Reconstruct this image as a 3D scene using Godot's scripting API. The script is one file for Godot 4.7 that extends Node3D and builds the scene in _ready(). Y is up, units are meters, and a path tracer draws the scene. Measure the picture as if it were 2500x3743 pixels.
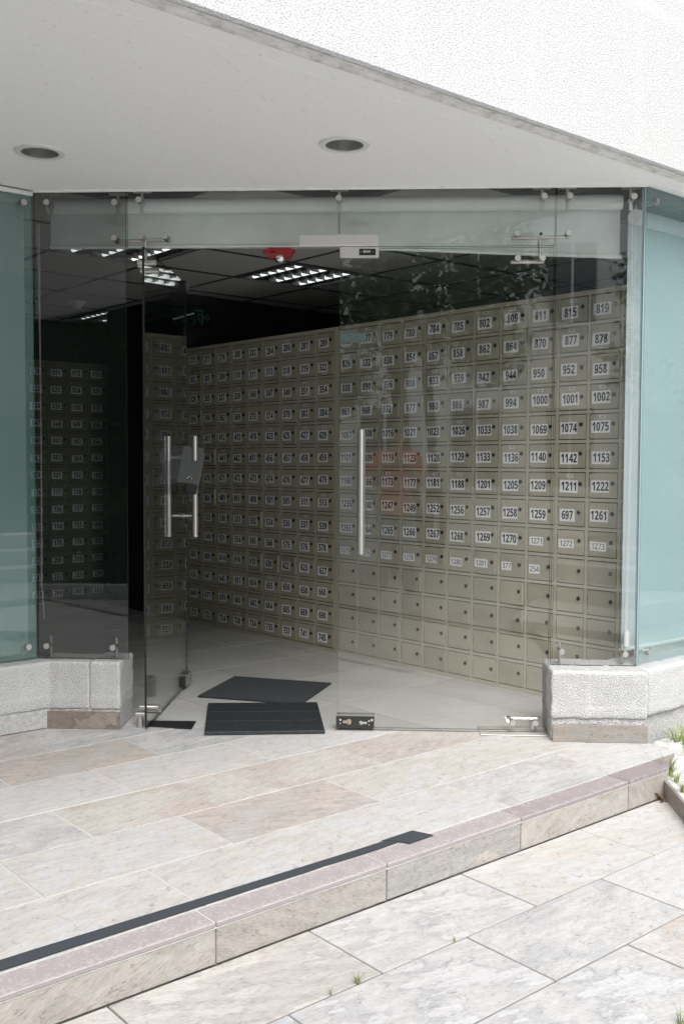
extends Node3D

const TH := 0.7506          # turn of the paving and of the long facade against the doors
const PHI := 0.7871         # turn of the long locker wall
var rng := RandomNumberGenerator.new()
var M := {}
var names := {}
var font_bold: SystemFont
var font_plain: SystemFont
var font_heavy: Font
var font_book: Font


# ------------------------------------------------------------------ helpers
func numbered(called: String) -> String:
	var k: int = names.get(called, 0)
	names[called] = k + 1
	return called if k == 0 else "%s_%03d" % [called, k]

func put(o: Node3D, parent: Node3D = null) -> Node3D:
	if parent == null:
		o.name = numbered(o.name)
		add_child(o, true)
	else:
		var base := str(o.name)
		var counts: Dictionary = parent.get_meta("_n", {})
		var k: int = counts.get(base, 0)
		counts[base] = k + 1
		parent.set_meta("_n", counts)
		if k > 0:
			o.name = "%s_%03d" % [base, k]
		parent.add_child(o, true)
	return o

func thing(called: String, label: String, category: String, at := Vector3.ZERO, turn := 0.0, group := "") -> Node3D:
	var o := Node3D.new()
	o.name = called
	o.position = at
	o.rotation.y = turn
	o.set_meta("label", label)
	o.set_meta("category", category)
	if group != "":
		o.set_meta("group", group)
	return put(o)

func tag(o: Node3D, label: String, category: String, group := "") -> Node3D:
	o.set_meta("label", label)
	o.set_meta("category", category)
	if group != "":
		o.set_meta("group", group)
	return o

func mi(called: String, mesh: Mesh, m: Material, parent: Node3D = null, at := Vector3.ZERO) -> MeshInstance3D:
	var o := MeshInstance3D.new()
	o.name = called
	o.mesh = mesh
	if m != null:
		o.material_override = m
	o.position = at
	put(o, parent)
	return o

func obj(called: String, st: SurfaceTool, m: Material, parent: Node3D = null, at := Vector3.ZERO) -> MeshInstance3D:
	return mi(called, st.commit(), m, parent, at)

func setting(called: String, o: Node3D) -> Node3D:
	o.set_meta("kind", "structure")
	return o

func S() -> SurfaceTool:
	var st := SurfaceTool.new()
	st.begin(Mesh.PRIMITIVE_TRIANGLES)
	return st

func tri(st: SurfaceTool, a: Vector3, b: Vector3, c: Vector3, out: Vector3, ua := Vector2.ZERO, ub := Vector2.ZERO, uc := Vector2.ZERO) -> void:
	var n := (b - a).cross(c - a)
	if n.length_squared() < 1e-18:
		return
	n = n.normalized()
	if n.dot(out) > 0:
		var t := b
		b = c
		c = t
		var u := ub
		ub = uc
		uc = u
	else:
		n = -n
	st.set_normal(n)
	st.set_uv(ua)
	st.add_vertex(a)
	st.set_normal(n)
	st.set_uv(ub)
	st.add_vertex(b)
	st.set_normal(n)
	st.set_uv(uc)
	st.add_vertex(c)

func quad(st: SurfaceTool, a: Vector3, b: Vector3, c: Vector3, d: Vector3, out: Vector3) -> void:
	tri(st, a, b, c, out, Vector2(0, 0), Vector2(1, 0), Vector2(1, 1))
	tri(st, a, c, d, out, Vector2(0, 0), Vector2(1, 1), Vector2(0, 1))

# a box with chamfered edges; uv spans each face once
func cbox(st: SurfaceTool, centre: Vector3, size: Vector3, c := 0.0, x := Transform3D.IDENTITY) -> void:
	var h := size / 2
	c = minf(c, minf(h.x, minf(h.y, h.z)) * 0.9)
	var uvof := func(p: Vector3, ax: int) -> Vector2:
		var q := Vector3(p.x / size.x + 0.5, p.y / size.y + 0.5, p.z / size.z + 0.5)
		return Vector2(q.z, 1 - q.y) if ax == 0 else (Vector2(q.x, q.z) if ax == 1 else Vector2(q.x, 1 - q.y))
	var corner := func(s: Vector3, ax: int) -> Vector3:
		var p := Vector3(s.x * (h.x - c), s.y * (h.y - c), s.z * (h.z - c))
		p[ax] = s[ax] * h[ax]
		return p
	var emit := func(pts: Array, out: Vector3, ax: int) -> void:
		var w := []
		for p in pts:
			w.append(x * (p + centre))
		var o := x.basis * out
		for k in range(1, pts.size() - 1):
			tri(st, w[0], w[k], w[k + 1], o, uvof.call(pts[0], ax), uvof.call(pts[k], ax), uvof.call(pts[k + 1], ax))
	for ax in 3:
		var u := (ax + 1) % 3
		var v := (ax + 2) % 3
		for s in [-1.0, 1.0]:
			var o := Vector3.ZERO
			o[ax] = s
			var pts := []
			for q in [[-1, -1], [1, -1], [1, 1], [-1, 1]]:
				var sg := Vector3.ZERO
				sg[ax] = s
				sg[u] = q[0]
				sg[v] = q[1]
				pts.append(corner.call(sg, ax))
			emit.call(pts, o, ax)
	if c <= 0.0:
		return
	for ax in 3:
		var u := (ax + 1) % 3
		var v := (ax + 2) % 3
		for su in [-1.0, 1.0]:
			for sv in [-1.0, 1.0]:
				var a := Vector3.ZERO
				a[u] = su
				a[v] = sv
				a[ax] = -1
				var b := a
				b[ax] = 1
				var o := Vector3.ZERO
				o[u] = su
				o[v] = sv
				emit.call([corner.call(a, u), corner.call(b, u), corner.call(b, v), corner.call(a, v)], o, u)
	for sx in [-1.0, 1.0]:
		for sy in [-1.0, 1.0]:
			for sz in [-1.0, 1.0]:
				var sg := Vector3(sx, sy, sz)
				emit.call([corner.call(sg, 0), corner.call(sg, 1), corner.call(sg, 2)], sg, 1)

func box_mesh(size: Vector3, c := 0.0) -> ArrayMesh:
	var st := S()
	cbox(st, Vector3.ZERO, size, c)
	return st.commit()

func cyl(st: SurfaceTool, p0: Vector3, p1: Vector3, r: float, seg := 16, r1 := -1.0, c := 0.0) -> void:
	if r1 < 0:
		r1 = r
	var d := (p1 - p0).normalized()
	var u := d.cross(Vector3.UP if absf(d.y) < 0.9 else Vector3.RIGHT).normalized()
	var v := d.cross(u)
	var rings := [[p0, r - c, -d], [p0 + d * c, r, Vector3.ZERO], [p1 - d * c, r1, Vector3.ZERO], [p1, r1 - c, d]]
	if c <= 0:
		rings = [[p0, r, -d], [p1, r1, d]]
	for i in seg:
		var a := TAU * i / seg
		var b := TAU * (i + 1) / seg
		var ca := u * cos(a) + v * sin(a)
		var cb := u * cos(b) + v * sin(b)
		for k in rings.size() - 1:
			var q0: Vector3 = rings[k][0]
			var q1: Vector3 = rings[k + 1][0]
			var ra: float = rings[k][1]
			var rb: float = rings[k + 1][1]
			smooth_quad(st, q0 + ca * ra, q0 + cb * ra, q1 + cb * rb, q1 + ca * rb, ca, cb)
		tri(st, p0, p0 + ca * rings[0][1], p0 + cb * rings[0][1], -d)
		tri(st, p1, p1 + ca * rings[-1][1], p1 + cb * rings[-1][1], d)

func smooth_quad(st: SurfaceTool, a: Vector3, b: Vector3, c: Vector3, d: Vector3, na: Vector3, nb: Vector3) -> void:
	var order := [[a, na], [b, nb], [c, nb], [a, na], [c, nb], [d, na]]
	if (b - a).cross(c - a).dot(na + nb) > 0:
		order = [[a, na], [c, nb], [b, nb], [a, na], [d, na], [c, nb]]
	for q in order:
		st.set_normal(q[1])
		st.set_uv(Vector2.ZERO)
		st.add_vertex(q[0])

func ball(st: SurfaceTool, p: Vector3, r: float, seg := 12, squash := 1.0) -> void:
	var rows := maxi(3, seg / 2)
	for i in rows:
		for j in seg:
			var q := []
			for k in [[i, j], [i, j + 1], [i + 1, j + 1], [i + 1, j]]:
				var a: float = PI * k[0] / rows
				var b: float = TAU * k[1] / seg
				q.append(Vector3(sin(a) * cos(b), cos(a), sin(a) * sin(b)))
			var order := [0, 1, 2, 0, 2, 3]
			if (q[1] - q[0]).cross(q[2] - q[0]).dot(q[0] + q[2]) > 0 or (q[2] - q[0]).cross(q[3] - q[0]).dot(q[0] + q[2]) > 0:
				order = [0, 2, 1, 0, 3, 2]
			for k in order:
				st.set_normal(q[k])
				st.set_uv(Vector2.ZERO)
				st.add_vertex(p + Vector3(q[k].x * r, q[k].y * r * squash, q[k].z * r))

# a flat slab over a polygon in x, z with uv = position / uvs
func prism(st: SurfaceTool, poly: PackedVector2Array, y0: float, y1: float, c := 0.0, uv0 := Vector2.ZERO, uvs := Vector2.ONE) -> void:
	var top := poly
	if c > 0:
		var sh := Geometry2D.offset_polygon(poly, -c, Geometry2D.JOIN_MITER)
		if sh.size() == 1 and sh[0].size() == poly.size():
			# pair up corner by corner
			top = PackedVector2Array()
			for p in poly:
				var best: Vector2 = sh[0][0]
				for q in sh[0]:
					if q.distance_squared_to(p) < best.distance_squared_to(p):
						best = q
				top.append(best)
		else:
			c = 0.0
	var t := Geometry2D.triangulate_polygon(top)
	var uv := func(p: Vector2) -> Vector2: return (p - uv0) / uvs
	for k in range(0, t.size(), 3):
		var a: Vector2 = top[t[k]]
		var b: Vector2 = top[t[k + 1]]
		var d: Vector2 = top[t[k + 2]]
		tri(st, Vector3(a.x, y1, a.y), Vector3(b.x, y1, b.y), Vector3(d.x, y1, d.y), Vector3.UP, uv.call(a), uv.call(b), uv.call(d))
	var tb := Geometry2D.triangulate_polygon(poly)
	for k in range(0, tb.size(), 3):
		var a: Vector2 = poly[tb[k]]
		var b: Vector2 = poly[tb[k + 1]]
		var d: Vector2 = poly[tb[k + 2]]
		tri(st, Vector3(a.x, y0, a.y), Vector3(b.x, y0, b.y), Vector3(d.x, y0, d.y), Vector3.DOWN, uv.call(a), uv.call(b), uv.call(d))
	var cw := Geometry2D.is_polygon_clockwise(poly)
	for k in poly.size():
		var a := poly[k]
		var b := poly[(k + 1) % poly.size()]
		var e := b - a
		var o := Vector3(e.y, 0, -e.x)
		if not cw:
			o = Vector3(e.y, 0, -e.x)
		else:
			o = -o
		var ta := top[k]
		var tbb := top[(k + 1) % poly.size()]
		var ym := y1 - c
		tri(st, Vector3(a.x, y0, a.y), Vector3(b.x, y0, b.y), Vector3(b.x, ym, b.y), o, uv.call(a), uv.call(b), uv.call(b))
		tri(st, Vector3(a.x, y0, a.y), Vector3(b.x, ym, b.y), Vector3(a.x, ym, a.y), o, uv.call(a), uv.call(b), uv.call(a))
		if c > 0:
			tri(st, Vector3(a.x, ym, a.y), Vector3(b.x, ym, b.y), Vector3(tbb.x, y1, tbb.y), o + Vector3.UP * 0.01, uv.call(a), uv.call(b), uv.call(b))
			tri(st, Vector3(a.x, ym, a.y), Vector3(tbb.x, y1, tbb.y), Vector3(ta.x, y1, ta.y), o + Vector3.UP * 0.01, uv.call(a), uv.call(b), uv.call(a))

# a profile in (n, y) drawn along x from t0 to t1
func extrude(st: SurfaceTool, prof: PackedVector2Array, t0: float, t1: float) -> void:
	var cw := Geometry2D.is_polygon_clockwise(prof)
	for k in prof.size():
		var a := prof[k]
		var b := prof[(k + 1) % prof.size()]
		var e := b - a
		var o := Vector3(0, -e.x, e.y)
		if cw:
			o = -o
		quad(st, Vector3(t0, a.y, a.x), Vector3(t1, a.y, a.x), Vector3(t1, b.y, b.x), Vector3(t0, b.y, b.x), o)
	var t := Geometry2D.triangulate_polygon(prof)
	for k in range(0, t.size(), 3):
		for s in [[t0, Vector3.LEFT], [t1, Vector3.RIGHT]]:
			tri(st, Vector3(s[0], prof[t[k]].y, prof[t[k]].x), Vector3(s[0], prof[t[k + 1]].y, prof[t[k + 1]].x), Vector3(s[0], prof[t[k + 2]].y, prof[t[k + 2]].x), s[1])

# a stone with rounded, uneven edges and a worked face
func rough_block(size: Vector3, bevel: float, amp: float, step: float, seed_: int) -> ArrayMesh:
	var st := S()
	var no := FastNoiseLite.new()
	no.seed = seed_
	no.frequency = 9.0
	no.fractal_octaves = 2
	var fine := FastNoiseLite.new()
	fine.seed = seed_ + 7
	fine.frequency = 55.0
	fine.fractal_octaves = 2
	var h := size / 2
	var place := func(p: Vector3) -> Vector3:
		var q := Vector3(clampf(p.x, -h.x + bevel, h.x - bevel), clampf(p.y, -h.y + bevel, h.y - bevel), clampf(p.z, -h.z + bevel, h.z - bevel))
		var d := (p - q)
		if d.length() > 1e-6:
			d = d.normalized()
		return q + d * (bevel + amp * (no.get_noise_3dv(p * 1.0) * 1.2 + fine.get_noise_3dv(p) * 0.7))
	st.set_smooth_group(0)
	for ax in 3:
		var u := (ax + 1) % 3
		var v := (ax + 2) % 3
		var nu := clampi(int(size[u] / step), 2, 70)
		var nv := clampi(int(size[v] / step), 2, 70)
		for s in [-1.0, 1.0]:
			var out := Vector3.ZERO
			out[ax] = s
			var pts := []
			for i in nu + 1:
				for j in nv + 1:
					var p := Vector3.ZERO
					p[ax] = s * h[ax]
					p[u] = -h[u] + size[u] * i / nu
					p[v] = -h[v] + size[v] * j / nv
					pts.append(place.call(p))
			for i in nu:
				for j in nv:
					var a: Vector3 = pts[i * (nv + 1) + j]
					var b: Vector3 = pts[(i + 1) * (nv + 1) + j]
					var c: Vector3 = pts[(i + 1) * (nv + 1) + j + 1]
					var d: Vector3 = pts[i * (nv + 1) + j + 1]
					if (b - a).cross(c - a).dot(out) > 0:
						for p in [a, c, b, a, d, c]:
							st.add_vertex(p)
					else:
						for p in [a, b, c, a, c, d]:
							st.add_vertex(p)
	st.index()
	st.generate_normals()
	return st.commit()

func tn(x: float, z: float) -> Vector2:
	return Vector2(x * cos(TH) - z * sin(TH), x * sin(TH) + z * cos(TH))

func text(s: String, height: float, bold := true, squeeze := 0.74) -> Mesh:
	var t := TextMesh.new()
	t.text = s
	t.font = font_heavy if bold else font_book
	t.font_size = 40
	t.pixel_size = height / (40.0 * 0.714)
	t.depth = 0.0
	t.curve_step = 1.5
	return t

func lin(r: float, g: float, b: float, a := 1.0) -> Color:
	var c := Color(r, g, b).linear_to_srgb()
	c.a = a
	return c

func mat(key: String, c: Color, rough := 0.6, metal := 0.0) -> StandardMaterial3D:
	var m := StandardMaterial3D.new()
	m.resource_name = key
	m.albedo_color = c
	m.roughness = rough
	m.metallic = metal
	M[key] = m
	return m

func noise(seed_: int, freq: float, oct := 4, kind := FastNoiseLite.TYPE_SIMPLEX_SMOOTH) -> FastNoiseLite:
	var n := FastNoiseLite.new()
	n.seed = seed_
	n.frequency = freq
	n.noise_type = kind
	n.fractal_octaves = oct
	return n

func noise_tex(n: FastNoiseLite, size: int, ramp: Array, as_normal := false, bump := 4.0) -> NoiseTexture2D:
	var t := NoiseTexture2D.new()
	t.width = size
	t.height = size
	t.seamless = true
	t.noise = n
	t.as_normal_map = as_normal
	t.bump_strength = bump
	if ramp.size() > 0:
		var g := Gradient.new()
		var off := PackedFloat32Array()
		var col := PackedColorArray()
		for r in ramp:
			off.append(r[0])
			col.append(r[1])
		g.offsets = off
		g.colors = col
		t.color_ramp = g
	return t

func grey(v: float) -> Color:
	return Color(v, v, v)

func relief(m: StandardMaterial3D, t: Texture2D, cm: float) -> void:
	m.heightmap_enabled = true
	m.heightmap_texture = t
	m.heightmap_scale = cm

func tripl(m: StandardMaterial3D, scale: float, world := true) -> void:
	m.uv1_triplanar = true
	m.uv1_world_triplanar = world
	m.uv1_scale = Vector3.ONE * scale

# slate-look porcelain: layered cleft patches, streaks along the length and thin veins
func slate(seed_: int, base: Color, second: Color, third: Color, patch := 0.5, streak := 1.0) -> ImageTexture:
	var w := 384
	var h := 192
	var low := noise(seed_, 0.007, 4)
	low.domain_warp_enabled = true
	low.domain_warp_amplitude = 40.0
	low.domain_warp_frequency = 0.012
	var mid := noise(seed_ + 11, 0.03, 5)
	var fine := noise(seed_ + 23, 0.16, 4)
	var vein := noise(seed_ + 31, 0.009, 4)
	vein.domain_warp_enabled = true
	vein.domain_warp_amplitude = 30.0
	vein.domain_warp_frequency = 0.02
	var data := PackedByteArray()
	data.resize(w * h * 3)
	var ang := (seed_ % 7) * 0.12 - 0.36
	var ca := cos(ang)
	var sa := sin(ang)
	for y in h:
		for x in w:
			var xr := (x * ca - y * sa) * 0.6
			var yr := (x * sa + y * ca) * 1.5
			var l := low.get_noise_2d(x * 0.8, y * 1.3) * 1.6 + 0.5 - (0.5 - patch)
			var s := mid.get_noise_2d(xr * 0.55, yr)
			var f := fine.get_noise_2d(xr * 0.6, yr)
			var k1 := smoothstep(0.40, 0.60, l + s * 0.25 + f * 0.05)
			var k2 := smoothstep(0.70, 0.74, l + s * 0.3 + f * 0.06)
			var c := base.lerp(second, k1).lerp(third, k2)
			var sh := 1.0 + streak * (s * 0.085 + f * 0.085)
			var v := absf(vein.get_noise_2d(x * 0.7, y * 1.2))
			if v < 0.012:
				sh *= 0.86
			if f < -0.42 and s < 0.0:
				sh *= 0.9
			var i := (y * w + x) * 3
			data[i] = clampi(int(c.r * sh * 255), 0, 255)
			data[i + 1] = clampi(int(c.g * sh * 255), 0, 255)
			data[i + 2] = clampi(int(c.b * sh * 255), 0, 255)
	return ImageTexture.create_from_image(Image.create_from_data(w, h, false, Image.FORMAT_RGB8, data))

# chips and flakes of one colour over another, each with its own edge
func flaked(seed_: int, under: Color, over: Color, share: float, freq: float, w := 512, h := 96) -> ImageTexture:
	var a := noise(seed_, freq, 5)
	var b := noise(seed_ + 3, freq * 0.18, 3)
	var data := PackedByteArray()
	data.resize(w * h * 3)
	for y in h:
		for x in w:
			var edge := pow(absf(y / float(h) - 0.5) * 2.0, 5.0) * 0.55
			var v := a.get_noise_2d(x * 0.6, y) + b.get_noise_2d(x, y) * 0.5 + edge
			var k := smoothstep(share - 0.03, share + 0.03, v)
			var c := over.lerp(under, k)
			var n := 1.0 + a.get_noise_2d(x * 3.0, y * 3.0) * 0.06
			var i := (y * w + x) * 3
			data[i] = clampi(int(c.r * n * 255), 0, 255)
			data[i + 1] = clampi(int(c.g * n * 255), 0, 255)
			data[i + 2] = clampi(int(c.b * n * 255), 0, 255)
	return ImageTexture.create_from_image(Image.create_from_data(w, h, false, Image.FORMAT_RGB8, data))


# ------------------------------------------------------------------ build
func _ready() -> void:
	rng.seed = 20240
	# camera
	var cam := Camera3D.new()
	cam.name = "camera"
	cam.position = Vector3(0, 1.1989, 4.5)
	cam.rotation = Vector3(-0.0485, 0.0495, 0.0038)
	cam.fov = 53.617
	cam.near = 0.05
	cam.far = 300.0
	add_child(cam)
	cam.current = true
	# sky: bright, even cloud
	var sky := ProceduralSkyMaterial.new()
	sky.sky_top_color = lin(0.80, 0.86, 0.96)
	sky.sky_horizon_color = lin(0.93, 0.95, 0.97)
	sky.sky_curve = 0.25
	sky.ground_bottom_color = lin(0.25, 0.25, 0.24)
	sky.ground_horizon_color = lin(0.55, 0.56, 0.56)
	sky.sky_energy_multiplier = 1.0
	var e := Environment.new()
	e.background_mode = Environment.BG_SKY
	e.sky = Sky.new()
	e.sky.sky_material = sky
	e.tonemap_mode = Environment.TONE_MAPPER_LINEAR
	e.tonemap_exposure = 2.95
	e.ambient_light_source = Environment.AMBIENT_SOURCE_SKY
	e.sdfgi_enabled = true
	e.ssao_enabled = true
	e.ssil_enabled = true
	var we := WorldEnvironment.new()
	we.name = "world_environment"
	we.environment = e
	add_child(we)
	# sun through thin cloud
	var sun := DirectionalLight3D.new()
	sun.name = "sun"
	sun.light_energy = 0.5
	sun.light_color = Color(1.0, 0.985, 0.965)
	sun.light_angular_distance = 38.0
	sun.shadow_enabled = true
	add_child(sun)
	sun.look_at_from_position(Vector3.ZERO, -Vector3(0.15, 0.74, 0.66))

	font_bold = SystemFont.new()
	font_bold.font_names = PackedStringArray(["Droid Sans"])
	font_bold.font_weight = 700
	var fv := FontVariation.new()
	fv.base_font = font_bold
	fv.variation_embolden = 0.45
	font_heavy = fv
	font_plain = SystemFont.new()
	font_plain.font_names = PackedStringArray(["Droid Sans"])
	var fb := FontVariation.new()
	fb.base_font = font_plain
	fb.variation_embolden = 0.35
	font_book = fb
	materials()
	ground()
	platform()
	lower_paving()
	interior()
	canopy()
	plinths()
	lockers()
	glazing()
	doors()
	blinds()
	ceiling_things()
	small_things()
	behind()


func materials() -> void:
	mat("steel", lin(0.60, 0.58, 0.56), 0.32, 0.95)
	mat("reflector", lin(0.58, 0.58, 0.57), 0.36, 0.85)
	mat("satin", lin(0.72, 0.70, 0.69), 0.42, 0.75)
	mat("worn_steel", lin(0.26, 0.26, 0.26), 0.5, 0.6)
	mat("chrome", lin(0.75, 0.75, 0.75), 0.12, 1.0)
	mat("black", lin(0.012, 0.013, 0.014), 0.5)
	mat("black_metal", lin(0.02, 0.021, 0.022), 0.35)
	mat("dark_lock", lin(0.02, 0.02, 0.02), 0.45, 0.3)
	mat("brass", lin(0.42, 0.34, 0.27), 0.4, 0.6)
	mat("ink", lin(0.012, 0.012, 0.014), 0.7)
	mat("faded_ink", lin(0.05, 0.05, 0.055), 0.7)
	mat("paper", lin(0.82, 0.83, 0.84), 0.7)
	mat("chain_white", lin(0.8, 0.8, 0.8), 0.4)
	mat("red_plastic", lin(0.28, 0.015, 0.02), 0.4)
	mat("dark_wall", lin(0.012, 0.012, 0.012), 0.8)
	mat("gap_shade", lin(0.02, 0.018, 0.014), 0.9)
	mat("glass_edge", lin(0.005, 0.012, 0.011), 0.5)
	mat("bright_edge", lin(0.30, 0.40, 0.42), 0.2)
	mat("white_trim", lin(0.72, 0.73, 0.73), 0.4)
	mat("grout_light", lin(0.50, 0.49, 0.47), 0.9)
	var gd := mat("grout_dark", Color.WHITE, 0.95)
	gd.albedo_texture = noise_tex(noise(61, 0.02, 5), 256, [[0.0, lin(0.05, 0.048, 0.038)], [0.4, lin(0.14, 0.135, 0.12)], [0.6, lin(0.24, 0.235, 0.22)], [1.0, lin(0.34, 0.335, 0.32)]])
	tripl(gd, 1.0)
	mat("grout_floor", lin(0.07, 0.068, 0.065), 0.9)
	mat("soil", lin(0.09, 0.07, 0.05), 0.95)
	mat("tbar", lin(0.06, 0.06, 0.06), 0.6)
	mat("louvre_metal", lin(0.95, 0.95, 0.95), 0.25, 0.1)
	mat("louvre_dark", lin(0.10, 0.10, 0.10), 0.3, 0.9)
	mat("tube_white", lin(0.75, 0.75, 0.74), 0.3)
	var lit := mat("tube_lit", lin(0.8, 0.8, 0.8), 0.4)
	lit.emission_enabled = true
	lit.emission = Color(0.97, 1.0, 0.98)
	lit.emission_energy_multiplier = 0.42
	mat("bark", lin(0.10, 0.08, 0.06), 0.9)
	mat("green_line", lin(0.16, 0.55, 0.38), 0.5)
	var g := mat("glass", lin(0.02, 0.05, 0.045, 0.03), 0.0)
	g.transparency = BaseMaterial3D.TRANSPARENCY_ALPHA
	g = mat("teal_glass", lin(0.26, 0.43, 0.44, 0.25), 0.0)
	g.transparency = BaseMaterial3D.TRANSPARENCY_ALPHA
	g = mat("sign_glass", lin(0.01, 0.04, 0.025, 0.3), 0.0)
	g.transparency = BaseMaterial3D.TRANSPARENCY_ALPHA
	g = mat("shaded_teal", lin(0.13, 0.25, 0.225, 0.36), 0.0)  # copy of the teal glass with the porch shade put into its colour
	g.transparency = BaseMaterial3D.TRANSPARENCY_ALPHA
	g = mat("dimming_glass", lin(0.008, 0.014, 0.013, 0.22), 0.0)  # same glass as the other panes, darkened to dim the room behind
	g.transparency = BaseMaterial3D.TRANSPARENCY_ALPHA
	# plaster of the soffit: faint pocks
	var m := mat("soffit", Color.WHITE, 0.85)
	m.albedo_texture = noise_tex(noise(5, 0.09, 3), 512, [[0.0, lin(0.60, 0.60, 0.585)], [0.13, lin(0.76, 0.76, 0.75)], [0.17, lin(0.885, 0.885, 0.875)], [1.0, lin(0.905, 0.905, 0.895)]])
	relief(m, noise_tex(noise(6, 0.05, 4), 512, []), 0.10)
	tripl(m, 0.8)
	m = mat("stucco", Color.WHITE, 0.9)
	m.albedo_texture = noise_tex(noise(8, 0.13, 4), 1024, [[0.0, lin(0.16, 0.165, 0.17)], [0.22, lin(0.26, 0.265, 0.27)], [0.36, lin(0.50, 0.505, 0.51)], [0.5, lin(0.60, 0.605, 0.61)], [1.0, lin(0.64, 0.645, 0.65)]])  # dark specks stand for shade and dirt in the pits
	relief(m, noise_tex(noise(8, 0.13, 4), 1024, []), 0.3)
	tripl(m, 1.15)
	m = mat("dirty_bead", Color.WHITE, 0.9)
	m.albedo_texture = noise_tex(noise(9, 0.02, 5), 512, [[0.0, lin(0.34, 0.33, 0.31)], [0.3, lin(0.58, 0.57, 0.55)], [0.55, lin(0.74, 0.73, 0.71)], [1.0, lin(0.80, 0.79, 0.77)]])
	relief(m, noise_tex(noise(10, 0.05, 4), 512, []), 0.6)
	tripl(m, 1.4)
	# bush-hammered granite
	m = mat("granite", Color.WHITE, 0.9)
	m.albedo_texture = noise_tex(noise(12, 0.085, 6), 512, [[0.0, lin(0.22, 0.23, 0.235)], [0.22, lin(0.42, 0.425, 0.43)], [0.42, lin(0.54, 0.545, 0.55)], [0.65, lin(0.61, 0.615, 0.62)], [1.0, lin(0.70, 0.70, 0.70)]])
	relief(m, noise_tex(noise(13, 0.085, 5), 512, []), 0.85)
	tripl(m, 3.0)
	m = mat("mortar", Color.WHITE, 0.95)
	m.albedo_texture = noise_tex(noise(14, 0.05, 5), 256, [[0.0, lin(0.34, 0.345, 0.35)], [1.0, lin(0.58, 0.58, 0.58)]])
	relief(m, noise_tex(noise(15, 0.12, 4), 256, []), 0.5)
	tripl(m, 3.0)
	m = mat("white_kerb", Color.WHITE, 0.9)
	m.albedo_texture = noise_tex(noise(16, 0.03, 5), 256, [[0.0, lin(0.34, 0.335, 0.32)], [0.4, lin(0.54, 0.54, 0.525)], [1.0, lin(0.62, 0.62, 0.61)]])
	relief(m, noise_tex(noise(15, 0.12, 4), 256, []), 0.3)
	tripl(m, 2.0)
	m = mat("street", Color.WHITE, 0.95)
	m.albedo_texture = noise_tex(noise(17, 0.06, 5), 256, [[0.0, lin(0.30, 0.30, 0.29)], [1.0, lin(0.44, 0.44, 0.43)]])
	tripl(m, 0.5)
	# rubber, tape
	m = mat("rubber", Color.WHITE, 0.62)
	m.albedo_texture = noise_tex(noise(18, 0.04, 5), 512, [[0.0, lin(0.012, 0.015, 0.018)], [0.6, lin(0.018, 0.023, 0.027)], [0.78, lin(0.03, 0.036, 0.042)], [1.0, lin(0.07, 0.075, 0.08)]])
	relief(m, noise_tex(noise(19, 0.2, 3), 256, []), 0.15)
	tripl(m, 2.5)
	m = mat("carpet", Color.WHITE, 0.95)
	m.albedo_texture = noise_tex(noise(20, 0.25, 3), 256, [[0.0, lin(0.008, 0.010, 0.013)], [1.0, lin(0.022, 0.026, 0.032)]])
	relief(m, noise_tex(noise(21, 0.3, 3), 256, []), 0.4)
	tripl(m, 3.0)
	m = mat("tape", Color.WHITE, 0.9)
	m.albedo_texture = noise_tex(noise(22, 0.3, 3), 256, [[0.0, lin(0.022, 0.027, 0.034)], [0.6, lin(0.04, 0.048, 0.058)], [1.0, lin(0.09, 0.10, 0.115)]])
	tripl(m, 4.0)
	# painted steel of the lockers, three close tones
	for k in 3:
		m = mat("locker_%d" % k, Color.WHITE, 0.42)
		var f: float = [1.0, 0.93, 1.06][k]
		m.albedo_texture = noise_tex(noise(30 + k, 0.012, 5), 256, [[0.0, lin(0.33 * f, 0.308 * f, 0.235 * f)], [0.3, lin(0.40 * f, 0.376 * f, 0.293 * f)], [1.0, lin(0.425 * f, 0.400 * f, 0.315 * f)]])
		tripl(m, 1.7)
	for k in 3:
		mat("shaded_locker_%d" % k, lin(0.20 + k * 0.01, 0.185 + k * 0.01, 0.14 + k * 0.008), 0.45)  # far cabinet: same paint with the dimness of the back room put in
	m = mat("locker_frame", lin(0.465, 0.437, 0.345), 0.42)
	# interior porcelain floor, acoustic ceiling
	for k in 3:
		m = mat("floor_%d" % k, Color.WHITE, 0.13)
		var f: float = [1.0, 0.95, 1.04][k]
		m.albedo_texture = noise_tex(noise(40 + k, 0.01, 5), 256, [[0.0, lin(0.48 * f, 0.485 * f, 0.48 * f)], [1.0, lin(0.55 * f, 0.557 * f, 0.55 * f)]])
		tripl(m, 0.9)
	m = mat("ceiling_tile", Color.WHITE, 0.9)
	m.albedo_texture = noise_tex(noise(45, 0.2, 3), 256, [[0.0, lin(0.18, 0.18, 0.175)], [0.25, lin(0.48, 0.48, 0.47)], [1.0, lin(0.52, 0.52, 0.51)]])
	tripl(m, 1.6)
	m = mat("fabric", Color.WHITE, 0.9)
	m.albedo_texture = noise_tex(noise(46, 0.02, 5), 256, [[0.0, lin(0.56, 0.62, 0.59)], [1.0, lin(0.65, 0.71, 0.675)]])
	tripl(m, 1.0)
	m = mat("pale_fabric", Color.WHITE, 0.9)
	m.albedo_texture = noise_tex(noise(47, 0.01, 4), 256, [[0.0, lin(0.47, 0.57, 0.59)], [1.0, lin(0.53, 0.62, 0.64)]])
	tripl(m, 1.0)
	m = mat("blind_roll", lin(0.66, 0.71, 0.68), 0.7)
	# paving, eight slabs
	var cream := Color(0.792, 0.777, 0.762)
	var white := Color(0.797, 0.796, 0.796)
	var pale := Color(0.778, 0.775, 0.773)
	var ash := Color(0.730, 0.729, 0.731)
	var blue := Color(0.744, 0.753, 0.764)
	var rose := Color(0.752, 0.730, 0.717)
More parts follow.
